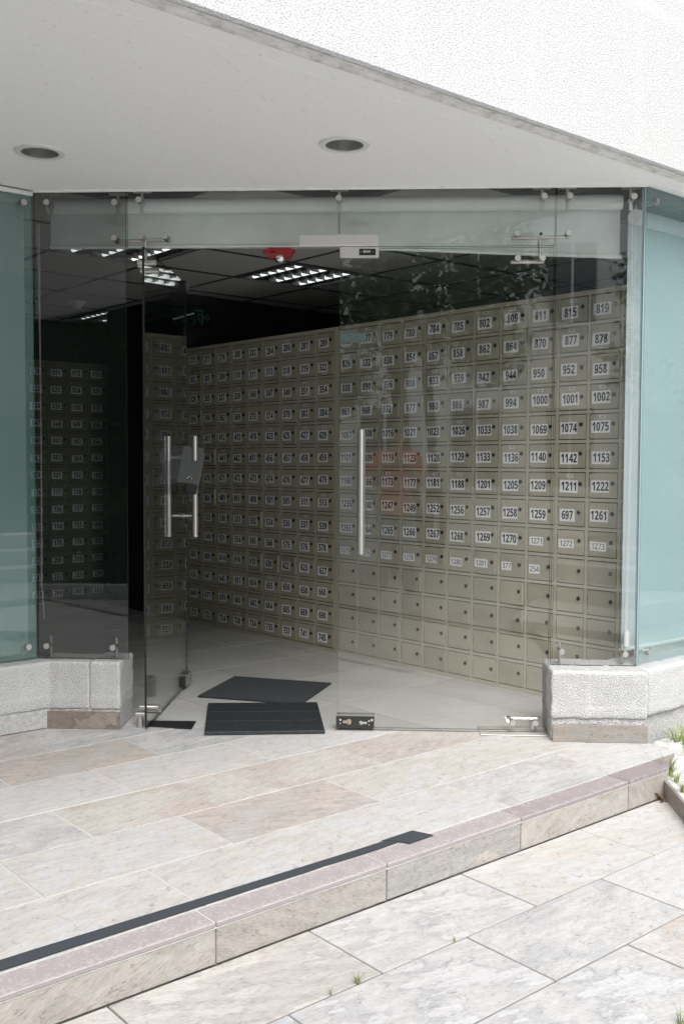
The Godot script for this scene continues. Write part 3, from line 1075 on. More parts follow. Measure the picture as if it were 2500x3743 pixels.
# ------------------------------------------------------------------ lockers
func lockers() -> void:
	var left := [
		[273, 277, 279, 280, 282, 284, 286, 287, 289], [302, 305, 309, 310, 311, 313, 318, 319, 322], [328, 335, 337, 339, 343, 347, 349, 351, 354],
		[359, 360, 362, 369, 373, 374, 379, 382, 384], [404, 411, 412, 413, 418, 423, 425, 427, 429], [436, 440, 441, 442, 451, 456, 457, 458, 459],
		[469, 470, 471, 472, 473, 474, 476, 477, 479], [482, 484, 489, 493, 498, 501, 505, 511, 513], [521, 525, 530, 531, 532, 534, 536, 537, 539],
		[541, 549, 551, 554, 565, 566, 575, 576, 578], [605, 609, 614, 616, 618, 620, 622, 623, 627], [636, 641, 645, 651, 654, 655, 656, 658, 660],
		[669, 677, 679, 680, 682, 684, 685, 689, 690], [721, 723, 724, 730, 734, 735, 737, 741, 745]]
	var right := [
		[766, 777, 779, 780, 784, 785, 802, 809, 811], [826, 832, 838, 854, 857, 858, 862, 864, 870], [888, 890, 896, 908, 933, 939, 942, 944, 950],
		[961, 968, 972, 977, 980, 986, 987, 994, 1000], [1007, 1008, 1016, 1021, 1023, 1026, 1033, 1038, 1069], [1101, 1109, 1119, 1123, 1128, 1129, 1133, 1136, 1140],
		[1160, 1166, 1173, 1177, 1181, 1188, 1201, 1205, 1209], [1235, 1240, 1247, 1249, 1252, 1256, 1257, 1258, 1259], [1263, 1264, 1265, 1266, 1267, 1268, 1269, 1270, -1271],
		[-1275, -1276, -1277, -1278, -1279, -1280, -1281, -377, -254]]
	var end := [[815, 819, 821], [877, 878, 880], [952, 958, 960], [1001, 1002, 1003], [1074, 1075, 1076], [1142, 1153, 1155], [1211, 1222, 1223], [697, 1261, 1262], [-1272, -1273, -1274]]
	var far := [["010", "011", "012", "013"], ["022", "023", "024", "025"], ["034", "035", "036", "037"], ["047", "048", "049", "050"], ["060", "061", "063", "064"], ["082", "083", "084", "087"],
		["100", "101", "102", "103"], ["116", "117", "118", "120"], ["135", "136", "137", "138"], ["153", "154", "155", "159"], ["177", "178", "179", "181"], ["207", "208", "210", "211"], ["231", "232", "233", "236"], ["258", "259", "260", "262"]]
	var o := Vector3(-0.1961, 0, -1.69)
	cabinet("beige steel locker cabinet in the doorway, numbers from 273 to 745", o, -PHI, -1.8677, 9, left, 0.028, 0.028, [286, 339, 351, 369, 382, 427, 423, 429, 441, 474, 489, 513, 537, 576, 578, 655, 730, 328, 605], [318, 322, 277, 305])
	cabinet("beige steel locker cabinet behind the closed door, numbers from 766 to 1281", o, -PHI, -0.1878, 9, right, 0.028, 0.011, [777, 779, 802, 809, 832, 888, 890, 896, 933, 980, 994, 1000, 1026, 1136, 1173, 1128, 1181, 1188, 1240], [])
	cabinet("beige steel locker cabinet ending at the right window blind, numbers from 815", o, -PHI, 1.4600, 3, end, 0.013, 0.012, [815, 877, 1001, 1002, 1075, 1211], [])
	var a := Vector3(cos(TH), 0, -sin(TH))
	cabinet("distant locker cabinet at the back, paint darkened for shade, numbers 011 to 262", Vector3(-2.83, 0, -3.96) - a * 0.062, TH, -0.1831, 4, far, 0.10, 0.03, [210], [])

func cabinet(label: String, at: Vector3, turn: float, u0: float, cols: int, numbers: Array, m0: float, m1: float, free_above: Array, free_below: Array) -> void:
	var t := thing("locker_cabinet", label, "lockers", at, turn, "locker cabinets")
	var pu := 0.1831
	var pv := 0.1439
	var v0 := 0.0262
	var dw := 0.1571
	var dh := 0.1195
	var g := 0.0046
	var xs := [u0 - m0]
	for c in cols:
		xs.append(u0 + c * pu - g)
		xs.append(u0 + c * pu + dw + g)
	xs.append(u0 + (cols - 1) * pu + dw + m1)
	var ys := [0.0]
	for r in 14:
		ys.append(v0 + r * pv - g)
		ys.append(v0 + r * pv + dh + g)
	ys.append(2.044)
	var st := S()
	for i in xs.size() - 1:
		for j in ys.size() - 1:
			var a := Vector3(xs[i], ys[j], 0)
			var b := Vector3(xs[i + 1], ys[j], 0)
			var c := Vector3(xs[i + 1], ys[j + 1], 0)
			var d := Vector3(xs[i], ys[j + 1], 0)
			if i % 2 == 1 and j % 2 == 1:
				var back := Vector3(0, 0, -0.022)
				quad(st, a, b, b + back, a + back, Vector3.UP)
				quad(st, c, d, d + back, c + back, Vector3.DOWN)
				quad(st, b, c, c + back, b + back, Vector3.LEFT)
				quad(st, a, d, d + back, a + back, Vector3.RIGHT)
			else:
				quad(st, a, b, c, d, Vector3.BACK)
	var x0: float = xs[0]
	var x1: float = xs[-1]
	var bk := Vector3(0, 0, -0.38)
	quad(st, Vector3(x0, 2.044, 0), Vector3(x1, 2.044, 0), Vector3(x1, 2.044, 0) + bk, Vector3(x0, 2.044, 0) + bk, Vector3.UP)
	quad(st, Vector3(x0, 0, 0), Vector3(x0, 2.044, 0), Vector3(x0, 2.044, 0) + bk, Vector3(x0, 0, 0) + bk, Vector3.LEFT)
	quad(st, Vector3(x1, 0, 0), Vector3(x1, 2.044, 0), Vector3(x1, 2.044, 0) + bk, Vector3(x1, 0, 0) + bk, Vector3.RIGHT)
	quad(st, Vector3(x0, 0, 0) + bk, Vector3(x1, 0, 0) + bk, Vector3(x1, 2.044, 0) + bk, Vector3(x0, 2.044, 0) + bk, Vector3.FORWARD)
	obj("frame", st, M.locker_frame if at.z > -3.0 else M.shaded_locker_1, t)
	st = S()
	cbox(st, Vector3((x0 + x1) / 2, 1.02, -0.045), Vector3(x1 - x0 - 0.004, 2.03, 0.03))
	obj("carcass", st, M.gap_shade, t)  # near-black backing paints in the shade of the gaps round the doors
	st = S()
	cbox(st, Vector3((x0 + x1) / 2, 0.004, 0.003), Vector3(x1 - x0, 0.012, 0.004), 0.001)
	obj("skirting", st, M.locker_frame, t)
	var door := box_mesh(Vector3(dw, dh, 0.016), 0.0018)
	var dark := S()
	cyl(dark, Vector3(0, 0, 0), Vector3(0, 0, 0.0045), 0.0103, 18, -1, 0.001)
	var dark_lock := dark.commit()
	var bright := ArrayMesh.new()
	st = S()
	cyl(st, Vector3(0, 0, 0.001), Vector3(0, 0, 0.0052), 0.0072, 18, 0.0064, 0.0008)
	st.set_material(M.chrome)
	bright = st.commit()
	st = S()
	cyl(st, Vector3(0, 0, 0), Vector3(0, 0, 0.0032), 0.0102, 18, -1, 0.0008)
	cbox(st, Vector3(0.0005, -0.0015, 0.0052), Vector3(0.0022, 0.0075, 0.0012))
	cyl(st, Vector3(0, 0.002, 0.0046), Vector3(0, 0.002, 0.0058), 0.0032, 10)
	st.set_material(M.dark_lock)
	st.commit(bright)
	var hinge := S()
	cyl(hinge, Vector3(0, -0.006, 0), Vector3(0, 0.006, 0), 0.0022, 8)
	var hinge_mesh := hinge.commit()
	for r in 14:
		for c in cols:
			var d := mi("locker_door", door, M[("locker_%d" if at.z > -3.0 else "shaded_locker_%d") % (rng.randi() % 3)], t, Vector3(u0 + c * pu + dw / 2, v0 + (13 - r) * pv + dh / 2, -0.0065))
			var ajar := rng.randf()
			if ajar < 0.06:
				d.rotation.y = -rng.randf_range(0.03, 0.07)
				d.position.z += 0.004
			for s in [-1.0, 1.0]:
				mi("hinge", hinge_mesh, M.locker_frame, d, Vector3(-dw / 2 - 0.0005, s * dh * 0.37, 0.0075))
			var is_dark := rng.randf() < 0.45
			mi("lock", dark_lock if is_dark else bright, M.dark_lock if is_dark else null, d, Vector3(dw * rng.randf_range(0.315, 0.345), dh * rng.randf_range(0.03, 0.12), 0.0080))
			if r >= numbers.size():
				continue
			var n: Variant = numbers[r][c]
			var small := false
			if n is int and n < 0:
				small = true
				n = -n
			label_on(d, str(n), dw, dh, small, 1 if (n is int and n in free_above) or str(n) == "210" else (-1 if n is int and n in free_below else 0))

func label_on(d: Node3D, s: String, dw: float, dh: float, small: bool, free: int) -> void:
	var w := 0.103 if s.length() == 4 else 0.096
	var h := 0.060
	if small:
		w = 0.088 if s.length() == 4 else 0.066
		h = 0.045
	w *= rng.randf_range(0.96, 1.05)
	h *= rng.randf_range(0.95, 1.06)
	var st := S()
	cbox(st, Vector3.ZERO, Vector3(w, h, 0.0006))
	st.set_material(M.paper)
	var mesh := st.commit()
	var tm := text(s, (0.0415 if not small else 0.027), not small)
	var sx := 0.74 if not small else 0.92
	st = S()
	st.append_from(tm, 0, Transform3D(Basis.from_scale(Vector3(sx, 1, 1)), Vector3(rng.randf_range(-0.002, 0.003), 0.0, 0.0006)))
	st.set_material(M.ink)
	st.commit(mesh)
	var o := mi("number_label", mesh, null, d, Vector3(-dw / 2 + w / 2 + rng.randf_range(0.006, 0.013), rng.randf_range(-0.012, -0.002), 0.0085))
	o.rotation.z = rng.randf_range(-0.018, 0.018)
	if free != 0:
		st = S()
		cbox(st, Vector3.ZERO, Vector3(0.036, 0.0145, 0.0005))
		st.set_material(M.paper)
		mesh = st.commit()
		st = S()
		st.append_from(text("LIBRE", 0.0085), 0, Transform3D(Basis.from_scale(Vector3(0.85, 1, 1)), Vector3(0, 0, 0.0006)))
		st.set_material(M.faded_ink)
		st.commit(mesh)
		o = mi("free_sticker", mesh, null, d, Vector3(rng.randf_range(-0.016, 0.0), (dh / 2 - 0.014) if free > 0 else (-dh / 2 + 0.012), 0.0092))
		o.rotation.z = rng.randf_range(-0.1, 0.1)


# ------------------------------------------------------------------ glass
# a sheet of glass with dark green edges: width along x, height along y, origin at its lower left corner
func pane(w: float, h: float, th: float, m: Material, edge: Material) -> ArrayMesh:
	var st := S()
	var z := th / 2
	quad(st, Vector3(0, 0, z), Vector3(w, 0, z), Vector3(w, h, z), Vector3(0, h, z), Vector3.BACK)
	quad(st, Vector3(0, 0, -z), Vector3(w, 0, -z), Vector3(w, h, -z), Vector3(0, h, -z), Vector3.FORWARD)
	st.set_material(m)
	var mesh := st.commit()
	st = S()
	quad(st, Vector3(0, 0, -z), Vector3(w, 0, -z), Vector3(w, 0, z), Vector3(0, 0, z), Vector3.DOWN)
	quad(st, Vector3(0, h, -z), Vector3(w, h, -z), Vector3(w, h, z), Vector3(0, h, z), Vector3.UP)
	quad(st, Vector3(0, 0, -z), Vector3(0, h, -z), Vector3(0, h, z), Vector3(0, 0, z), Vector3.LEFT)
	quad(st, Vector3(w, 0, -z), Vector3(w, h, -z), Vector3(w, h, z), Vector3(w, 0, z), Vector3.RIGHT)
	st.set_material(edge)
	return st.commit(mesh)

# a bolt through the glass that holds a short rod behind it
func bolt(parent: Node3D, x: float, y: float, top: bool, rod := true) -> void:
	var st := S()
	cyl(st, Vector3(x, y, 0.006), Vector3(x, y, 0.022), 0.0145, 20, -1, 0.0015)
	cyl(st, Vector3(x, y, -0.052), Vector3(x, y, -0.007), 0.0125, 16)
	obj("bolt_disc", st, M.steel, parent)
	if rod:
		st = S()
		if top:
			cyl(st, Vector3(x, y - 0.045, -0.045), Vector3(x, y + 0.05, -0.045), 0.0075, 12)
			cbox(st, Vector3(x, y + 0.0505, -0.045), Vector3(0.08, 0.006, 0.03), 0.001)
		else:
			cyl(st, Vector3(x, y - 0.06, -0.045), Vector3(x, y + 0.035, -0.045), 0.0065, 12)
		obj("support_rod", st, M.steel, parent)

func glazing() -> void:
	var y0 := 0.308
	var h := 2.398 - y0
	var t := thing("glass_panel", "narrow fixed glass pane between the left corner and the open door", "glass panel", Vector3(-1.600, y0, 0), 0, "fixed glass panels")
	mi("pane", pane(0.4135, h, 0.010, M.dimming_glass, M.glass_edge), null, t)
	bolt(t, 0.063, 2.347 - y0, true)
	bolt(t, 0.367, 2.345 - y0, true)
	bolt(t, 0.042, 0.365 - y0, false)
	bolt(t, 0.346, 0.361 - y0, false)
	t = thing("glass_panel", "narrow fixed glass pane between the closed door and right corner", "glass panel", Vector3(0.7035, y0, 0), 0, "fixed glass panels")
	mi("pane", pane(0.374, h, 0.010, M.glass, M.glass_edge), null, t)
	bolt(t, 0.0545, 2.355 - y0, true)
	bolt(t, 0.328, 2.351 - y0, true)
	bolt(t, 0.0475, 0.369 - y0, false)
	bolt(t, 0.3245, 0.361 - y0, false)
	t = thing("glass_panel", "long horizontal glass transom above both doors", "glass panel", Vector3(-1.1805, 2.146, 0), 0, "fixed glass panels")
	mi("pane", pane(1.8785, 0.252, 0.010, M.glass, M.glass_edge), null, t)
	for x in [-1.125, -0.242, 0.648]:
		bolt(t, x + 1.1805, 0.209, true)
	# the glass walls to either side
	t = thing("glass_wall", "teal glass wall coming forward at the far left with blind", "glass panel", Vector3(-1.608, y0, 0.006), PI + TH, "tinted glass walls")
	mi("pane", pane(3.2, h, 0.012, M.shaded_teal, M.glass_edge), null, t)
	var st := S()
	cyl(st, Vector3(0.005, 2.384 - y0, -0.014), Vector3(3.2, 2.384 - y0, -0.014), 0.011, 12)
	obj("top_trim", st, M.white_trim, t)
	wall_bolts(t, 0.045, y0, -1.0)
	t = thing("glass_wall", "teal glass wall receding at the far right with lowered blind", "glass panel", Vector3(1.0855, y0, -0.006), TH, "tinted glass walls")
	mi("pane", pane(3.2, h, 0.012, M.teal_glass, M.bright_edge), null, t)
	wall_bolts(t, 0.06, y0, 1.0)
	st = S()
	cbox(st, Vector3(-0.005, h / 2, -0.004), Vector3(0.008, h, 0.014), 0.001)
	obj("corner_seal", st, M.bright_edge, t)

func wall_bolts(t: Node3D, x: float, y0: float, s: float) -> void:
	for y in [2.34 - y0, 0.365 - y0]:
		var st := S()
		cyl(st, Vector3(x, y, 0.007 * s), Vector3(x, y, 0.024 * s), 0.0145, 20, -1, 0.0015)
		cyl(st, Vector3(x, y, -0.05 * s), Vector3(x, y, -0.008 * s), 0.0125, 16)
		obj("bolt_disc", st, M.steel, t)
		st = S()
		cyl(st, Vector3(x, y - 0.055, -0.045 * s), Vector3(x, y + 0.05, -0.045 * s), 0.007, 12)
		obj("support_rod", st, M.steel, t)

func bar_handle(parent: Node3D, x: float, z: float, side: float, y0: float, y1: float) -> void:
	var st := S()
	cyl(st, Vector3(x, y0, z), Vector3(x, y1, z), 0.0165, 24, -1, 0.002)
	obj("handle", st, M.steel, parent)
	st = S()
	for y in [y0 + 0.11, y1 - 0.11]:
		cyl(st, Vector3(x, y, z - side * 0.014), Vector3(x, y, side * 0.006), 0.007, 12)
		cyl(st, Vector3(x, y, side * 0.0115), Vector3(x, y, side * 0.0055), 0.013, 16)
	obj("handle_post", st, M.steel, parent)

func disc(st: SurfaceTool, x: float, y: float, z0: float, z1: float, r := 0.0145) -> void:
	cyl(st, Vector3(x, y, z0), Vector3(x, y, z1), r, 20, -1, 0.0015)

func doors() -> void:
	# closed leaf
	var t := thing("glass_door", "closed right glass door with long steel bar handle", "door", Vector3(-0.2365, 0.012, 0), 0, "glass double door leaves")
	mi("pane", pane(0.931, 2.127, 0.010, M.glass, M.glass_edge), null, t)
	bar_handle(t, 0.0985, 0.060, 1.0, 0.787, 1.332)
	bar_handle(t, 0.0985, -0.060, -1.0, 0.787, 1.332)
	lock_case(t, Vector3(0.0765, 0.006, 0.0), true)
	corner_keep(t)
	# a strip of pale tape stuck on the pane
	var st := S()
	cbox(st, Vector3(0.0585, 1.738, 0.0062), Vector3(0.115, 0.042, 0.0008))
	obj("tape_strip", st, mat("pale_tape", lin(0.09, 0.135, 0.135), 0.6), t)
	st = S()
	disc(st, 0.7735, 2.078, 0.006, 0.022)
	disc(st, 0.8805, 2.078, 0.006, 0.022)
	disc(st, 0.775, 0.038, 0.006, 0.03)
	disc(st, 0.875, 0.038, 0.006, 0.03)
	obj("bolt_disc", st, M.steel, t)
	# upper hinge arm that carries the leaf and ties transom to pane
	t = thing("pivot_bracket", "steel pivot bracket joining the transom to the right pane", "bracket", Vector3(0.637, 2.19, 0), 0, "steel pivot brackets")
	st = S()
	cyl(st, Vector3(-0.125, -0.004, -0.030), Vector3(0.128, 0.0, -0.030), 0.0085, 16)
	obj("cross_bar", st, M.steel, t)
	st = S()
	cyl(st, Vector3(0.0, 0.0, -0.033), Vector3(0.002, -0.105, -0.033), 0.0075, 16)
	obj("drop_bar", st, M.steel, t)
	st = S()
	cyl(st, Vector3(-0.125, -0.108, -0.030), Vector3(0.02, -0.108, -0.030), 0.0085, 16)
	obj("lower_bar", st, M.steel, t)
	for x in [-0.105, 0.118]:
		st = S()
		disc(st, x, 0.008, 0.006, 0.022)
		cyl(st, Vector3(x, 0.006, -0.04), Vector3(x, 0.007, -0.008), 0.012, 16)
		obj("bolt_disc", st, M.steel, t)
	st = S()
	cyl(st, Vector3(0, 0.006, 0.0052), Vector3(0, 0.006, 0.0072), 0.012, 20)
	st.set_material(M.steel)
	var mesh := st.commit()
	st = S()
	cyl(st, Vector3(0, 0.006, 0.0070), Vector3(0, 0.006, 0.0084), 0.0068, 16)
	st.set_material(M.black)
	mi("open_socket", st.commit(mesh), null, t)
	# floor pivot of the closed leaf
	t = thing("floor_pivot", "steel floor pivot plate under the closed door by right plinth", "pivot", Vector3(0.545, 0, -0.005), 0, "floor pivots")
	st = S()
	cbox(st, Vector3(-0.005, 0.004, 0.042), Vector3(0.295, 0.004, 0.058), 0.001)
	obj("cover_plate", st, M.satin, t)
	st = S()
	cbox(st, Vector3(-0.005, 0.0036, -0.045), Vector3(0.295, 0.0032, 0.074), 0.001)
	obj("cover_plate", st, M.satin, t)
	st = S()
	cyl(st, Vector3(0.09, 0.006, -0.034), Vector3(0.09, 0.045, -0.034), 0.017, 18)
	obj("spindle", st, M.steel, t)
	st = S()
	cyl(st, Vector3(-0.035, 0.056, -0.032), Vector3(0.108, 0.056, -0.032), 0.008, 14)
	cyl(st, Vector3(-0.018, 0.056, -0.032), Vector3(-0.018, 0.052, -0.008), 0.012, 14)
	obj("clamp_bar", st, M.chrome, t)
	st = S()
	for x in [-0.10, 0.06]:
		cyl(st, Vector3(x, 0.006, 0.05), Vector3(x, 0.0075, 0.05), 0.004, 10)
	obj("screw", st, M.steel, t)

	# open leaf: turned inwards about its pivot
	t = thing("glass_door", "open left glass door swung inwards with a metal lock cover", "door", Vector3(-1.093, 0.012, 0), PI / 2 + 0.006, "glass double door leaves")
	mi("pane", pane(0.934, 2.127, 0.010, M.glass, M.glass_edge), null, t, Vector3(-0.07, 0, 0))
	bar_handle(t, 0.745, 0.070, 1.0, 0.797, 1.322)
	bar_handle(t, 0.745, -0.070, -1.0, 0.797, 1.322)
	lock_case(t, Vector3(0.79, 0.012, 0.0), false)
	st = S()
	cbox(st, Vector3(0.81, 2.10, 0.0), Vector3(0.10, 0.060, 0.042), 0.003)
	obj("top_lock", st, M.black_metal, t)
	st = S()
	cbox(st, Vector3(0.80, 2.105, 0.0235), Vector3(0.05, 0.03, 0.004), 0.001)
	obj("lock_plate", st, M.worn_steel, t)
	st = S()
	for y in [0.052, 0.080, 2.042, 2.068]:
		var x := -0.015 if y > 0.07 and y < 1.0 or y > 2.05 else 0.035
		cyl(st, Vector3(x, y, -0.038), Vector3(x, y, 0.045), 0.0125, 20, -1, 0.001)
		cyl(st, Vector3(x, y, 0.020), Vector3(x, y, 0.023), 0.0137, 20)
	obj("pivot_clamp", st, M.steel, t)
	# sheet-metal cover hung on the outer bar
	st = S()
	var x := Transform3D(Basis(Vector3(0, 0, 1), Vector3(0, 1, 0), Vector3(-1, 0, 0)) * Basis(Vector3.BACK, -0.15) * Basis(Vector3.RIGHT, -0.2), Vector3(0.722, 1.171, 0.052))
	var outline := PackedVector2Array()
	for q in [[-0.055, -0.088], [-0.048, -0.095], [0.048, -0.095], [0.055, -0.088], [0.055, 0.090], [0.048, 0.097], [-0.048, 0.097], [-0.055, 0.090]]:
		outline.append(Vector2(q[0], q[1]))
	plate(st, outline, [[Vector2(0.016, 0.050), 0.020, 0.024], [Vector2(0.008, -0.066), 0.016, 0.010]], 0.0015, x)
	obj("lock_cover", st, mat("cover_metal", lin(0.13, 0.14, 0.14), 0.55, 0.3), t)
	st = S()
	cbox(st, Vector3(0, -0.005, -0.05), Vector3(0.104, 0.175, 0.0015), 0.0, x)
	cbox(st, Vector3(-0.054, -0.005, -0.025), Vector3(0.0015, 0.175, 0.049), 0.0, x)
	obj("cover_side", st, M.worn_steel, t)
	st = S()
	cbox(st, Vector3(0.022, -0.118, -0.022), Vector3(0.055, 0.05, 0.035), 0.003, x)
	obj("padlock_body", st, M.black_metal, t)
	st = S()
	for i in 8:
		var a := PI * i / 8
		var b := PI * (i + 1) / 8
		cyl(st, x * (Vector3(0.008 + 0.011 * cos(a), -0.073 + 0.013 * sin(a), 0.004)), x * (Vector3(0.008 + 0.011 * cos(b), -0.073 + 0.013 * sin(b), 0.004)), 0.0028, 8)
	obj("shackle", st, M.chrome, t)
	# bracket above the open leaf
	t = thing("pivot_bracket", "steel pivot bracket above the open door by left pane", "bracket", Vector3(-1.118, 2.19, 0), 0, "steel pivot brackets")
	st = S()
	cyl(st, Vector3(-0.11, -0.006, -0.030), Vector3(0.128, 0.0, -0.030), 0.0085, 16)
	obj("cross_bar", st, M.steel, t)
	st = S()
	cyl(st, Vector3(0.010, 0.0, -0.033), Vector3(0.012, -0.105, -0.033), 0.0085, 16)
	obj("drop_bar", st, M.steel, t)
	for q in [[-0.116, 0.0], [0.004, 0.005], [0.110, 0.005]]:
		st = S()
		disc(st, q[0], q[1], 0.006, 0.024)
		cyl(st, Vector3(q[0], q[1] - 0.002, -0.042), Vector3(q[0], q[1], -0.008), 0.0135, 16)
		obj("bolt_disc", st, M.steel, t)
	st = S()
	cyl(st, Vector3(-0.022, -0.112, -0.03), Vector3(0.018, -0.112, -0.03), 0.0130, 18)
	obj("clamp", st, M.steel, t)
	# floor pivot of the open leaf
	t = thing("floor_pivot", "dark floor pivot plate under the open door by left plinth", "pivot", Vector3(-1.0, 0, 0), 0, "floor pivots")
	st = S()
	prism(st, PackedVector2Array([Vector2(-0.105, -0.082), Vector2(0.104, -0.088), Vector2(0.108, 0.043), Vector2(-0.105, 0.012)]), 0.002, 0.006, 0.001)
	obj("cover_plate", st, M.black_metal, t)
	st = S()
	cyl(st, Vector3(-0.132, 0.0, 0.015), Vector3(-0.132, 0.052, 0.015), 0.016, 16, 0.013)
	cyl(st, Vector3(-0.150, 0.060, 0.018), Vector3(-0.105, 0.060, 0.018), 0.013, 16)
	obj("spindle", st, M.steel, t)
	# white cover plate over the meeting stiles, and its keep
	t = thing("door_head_plate", "pale metal head plate with lock keep above the door meeting point", "plate", Vector3(-0.2405, 2.171, 0.006))
	st = S()
	cbox(st, Vector3(0, 0.0015, 0.009), Vector3(0.350, 0.053, 0.018), 0.004)
	obj("cover", st, M.satin, t)

# black lock case at the foot of a leaf, with two cylinders
func lock_case(t: Node3D, p: Vector3, faced: bool) -> void:
	var st := S()
	cbox(st, p + Vector3(0, 0.023, 0), Vector3(0.170, 0.056, 0.040), 0.002)
	obj("lock_case", st, M.black_metal, t)
	if not faced:
		st = S()
		cbox(st, p + Vector3(0.0, 0.025, 0.0), Vector3(0.10, 0.062, 0.05), 0.002)
		obj("lock_plate", st, M.steel, t)
		return
	st = S()
	cbox(st, p + Vector3(0, 0.052, 0), Vector3(0.168, 0.006, 0.044), 0.001)
	obj("top_lip", st, M.worn_steel, t)
	for k in 2:
		var c: Vector3 = p + [Vector3(-0.028, 0.024, 0.0205), Vector3(0.026, 0.021, 0.0205)][k]
		var s: float = [-1.0, 1.0][k]
		st = S()
		cyl(st, c, c + Vector3(0, 0, 0.004), 0.0125 if k == 0 else 0.0095, 20, -1, 0.0008)
		cbox(st, c + Vector3(s * 0.016, -0.001, 0.0018), Vector3(0.022, 0.0115, 0.0036), 0.001)
		obj("lock_cylinder", st, M.brass if k == 0 else M.chrome, t)
		st = S()
		cyl(st, c + Vector3(-0.004, -0.002, 0.003), c + Vector3(-0.004, -0.002, 0.005), 0.0028, 10)
		obj("keyhole", st, M.black, t)
	st = S()
	for q in [[-0.066, 0.032, 0.0048], [-0.066, 0.016, 0.003], [0.062, 0.028, 0.0045], [0.075, 0.033, 0.006], [0.062, 0.011, 0.003]]:
		cyl(st, p + Vector3(q[0], q[1], 0.0195), p + Vector3(q[0], q[1], 0.0215), q[2], 12)
	obj("rivet", st, M.chrome, t)

# steel keep at the top corner of the closed leaf
func corner_keep(t: Node3D) -> void:
	var st := S()
	cbox(st, Vector3(0.086, 2.108, 0.004), Vector3(0.170, 0.046, 0.026), 0.001)
	obj("top_lock", st, M.satin, t)
	st = S()
	cbox(st, Vector3(0.121, 2.1085, 0.0178), Vector3(0.072, 0.028, 0.0018))
	obj("lock_plate", st, M.black_metal, t)
	st = S()
	cyl(st, Vector3(0.109, 2.110, 0.0188), Vector3(0.109, 2.110, 0.0225), 0.0078, 18, -1, 0.0008)
	cbox(st, Vector3(0.124, 2.110, 0.0205), Vector3(0.022, 0.0095, 0.0034), 0.001)
	for x in [0.092, 0.145]:
		cyl(st, Vector3(x, 2.1085, 0.0186), Vector3(x, 2.1085, 0.0198), 0.002, 8)
	obj("lock_cylinder", st, M.chrome, t)

# a plate in x, y with round holes, turned by x
func plate(st: SurfaceTool, outline: PackedVector2Array, holes: Array, th: float, x: Transform3D) -> void:
	var pieces: Array = [outline]
	for h in holes:
		var ho := PackedVector2Array()
		for i in 24:
			ho.append(h[0] + Vector2(cos(TAU * i / 24) * h[1], sin(TAU * i / 24) * h[2]))
		var next := []
		for q in pieces:
			for r in [PackedVector2Array([Vector2(-1, -1), Vector2(h[0].x, -1), Vector2(h[0].x, 1), Vector2(-1, 1)]), PackedVector2Array([Vector2(h[0].x, -1), Vector2(1, -1), Vector2(1, 1), Vector2(h[0].x, 1)])]:
				for k in Geometry2D.intersect_polygons(q, r):
					for k2 in Geometry2D.clip_polygons(k, ho):
						next.append(k2)
		pieces = next
	for q in pieces:
		var t := Geometry2D.triangulate_polygon(q)
		for z in [[th / 2, Vector3.BACK], [-th / 2, Vector3.FORWARD]]:
			for k in range(0, t.size(), 3):
				tri(st, x * Vector3(q[t[k]].x, q[t[k]].y, z[0]), x * Vector3(q[t[k + 1]].x, q[t[k + 1]].y, z[0]), x * Vector3(q[t[k + 2]].x, q[t[k + 2]].y, z[0]), x.basis * z[1])


# ------------------------------------------------------------------ blinds
func blind(label: String, at: Vector3, turn: float, w: float, drop0: float, drop1: float, fabric: Material, ztube := 0.0) -> Node3D:
	var t := thing("roller_blind", label, "blind", at, turn, "roller blinds behind the glass")
	var st := S()
	cyl(st, Vector3(0, 0, ztube), Vector3(w, 0, ztube), 0.033, 24)
	obj("roller", st, M.blind_roll, t)
	st = S()
	var n := 24
	var zf := ztube - 0.030
	for k in n:
		var a := float(k) / n
		var b := float(k + 1) / n
		for j in 8:
			var q := []
			for c in [[a, j / 8.0], [b, j / 8.0], [b, (j + 1) / 8.0], [a, (j + 1) / 8.0]]:
				var d := lerpf(drop0, drop1, c[0])
				q.append(Vector3(c[0] * w, -0.01 - (d - 0.02) * c[1], zf + sin(c[0] * 9.0 + c[1] * 2.0) * 0.0015 * c[1]))
			var th := Vector3(0, 0, -0.0015)
			quad(st, q[0], q[1], q[2], q[3], Vector3.BACK)
			quad(st, q[0] + th, q[1] + th, q[2] + th, q[3] + th, Vector3.FORWARD)
	obj("fabric", st, fabric, t)
	st = S()
	cyl(st, Vector3(-0.002, -drop0 + 0.004, zf), Vector3(w + 0.008, -drop1 + 0.004, zf), 0.009, 12)
	obj("bottom_rail", st, M.blind_roll, t)
	return t

func chain(label: String, a: Vector3, gap: float, length: float, weight: bool) -> void:
	var t := thing("bead_chain", label, "chain", a, 0, "blind chains")
	var st := S()
	var n := int(length / 0.0075)
	for s in 2:
		for k in n:
			var y := -k * 0.0075
			var sway := 0.006 * sin(k / float(n) * PI) * (1.0 if s == 0 else -0.4)
			ball(st, Vector3(s * gap * (1.0 - 0.6 * pow(k / float(n), 6.0)) + sway, y, s * 0.004), 0.0031, 6)
	obj("beads", st, M.chain_white, t)
	st = S()
	if weight:
		cyl(st, Vector3(gap / 2, -length - 0.066, 0.002), Vector3(gap / 2, -length + 0.006, 0.002), 0.014, 16, -1, 0.006)
	else:
		for k in 20:
			ball(st, Vector3(gap * 0.4 + k * 0.0005, -length - k * 0.0075, 0.002), 0.0031, 6)
	obj("chain_end", st, M.chain_white, t)

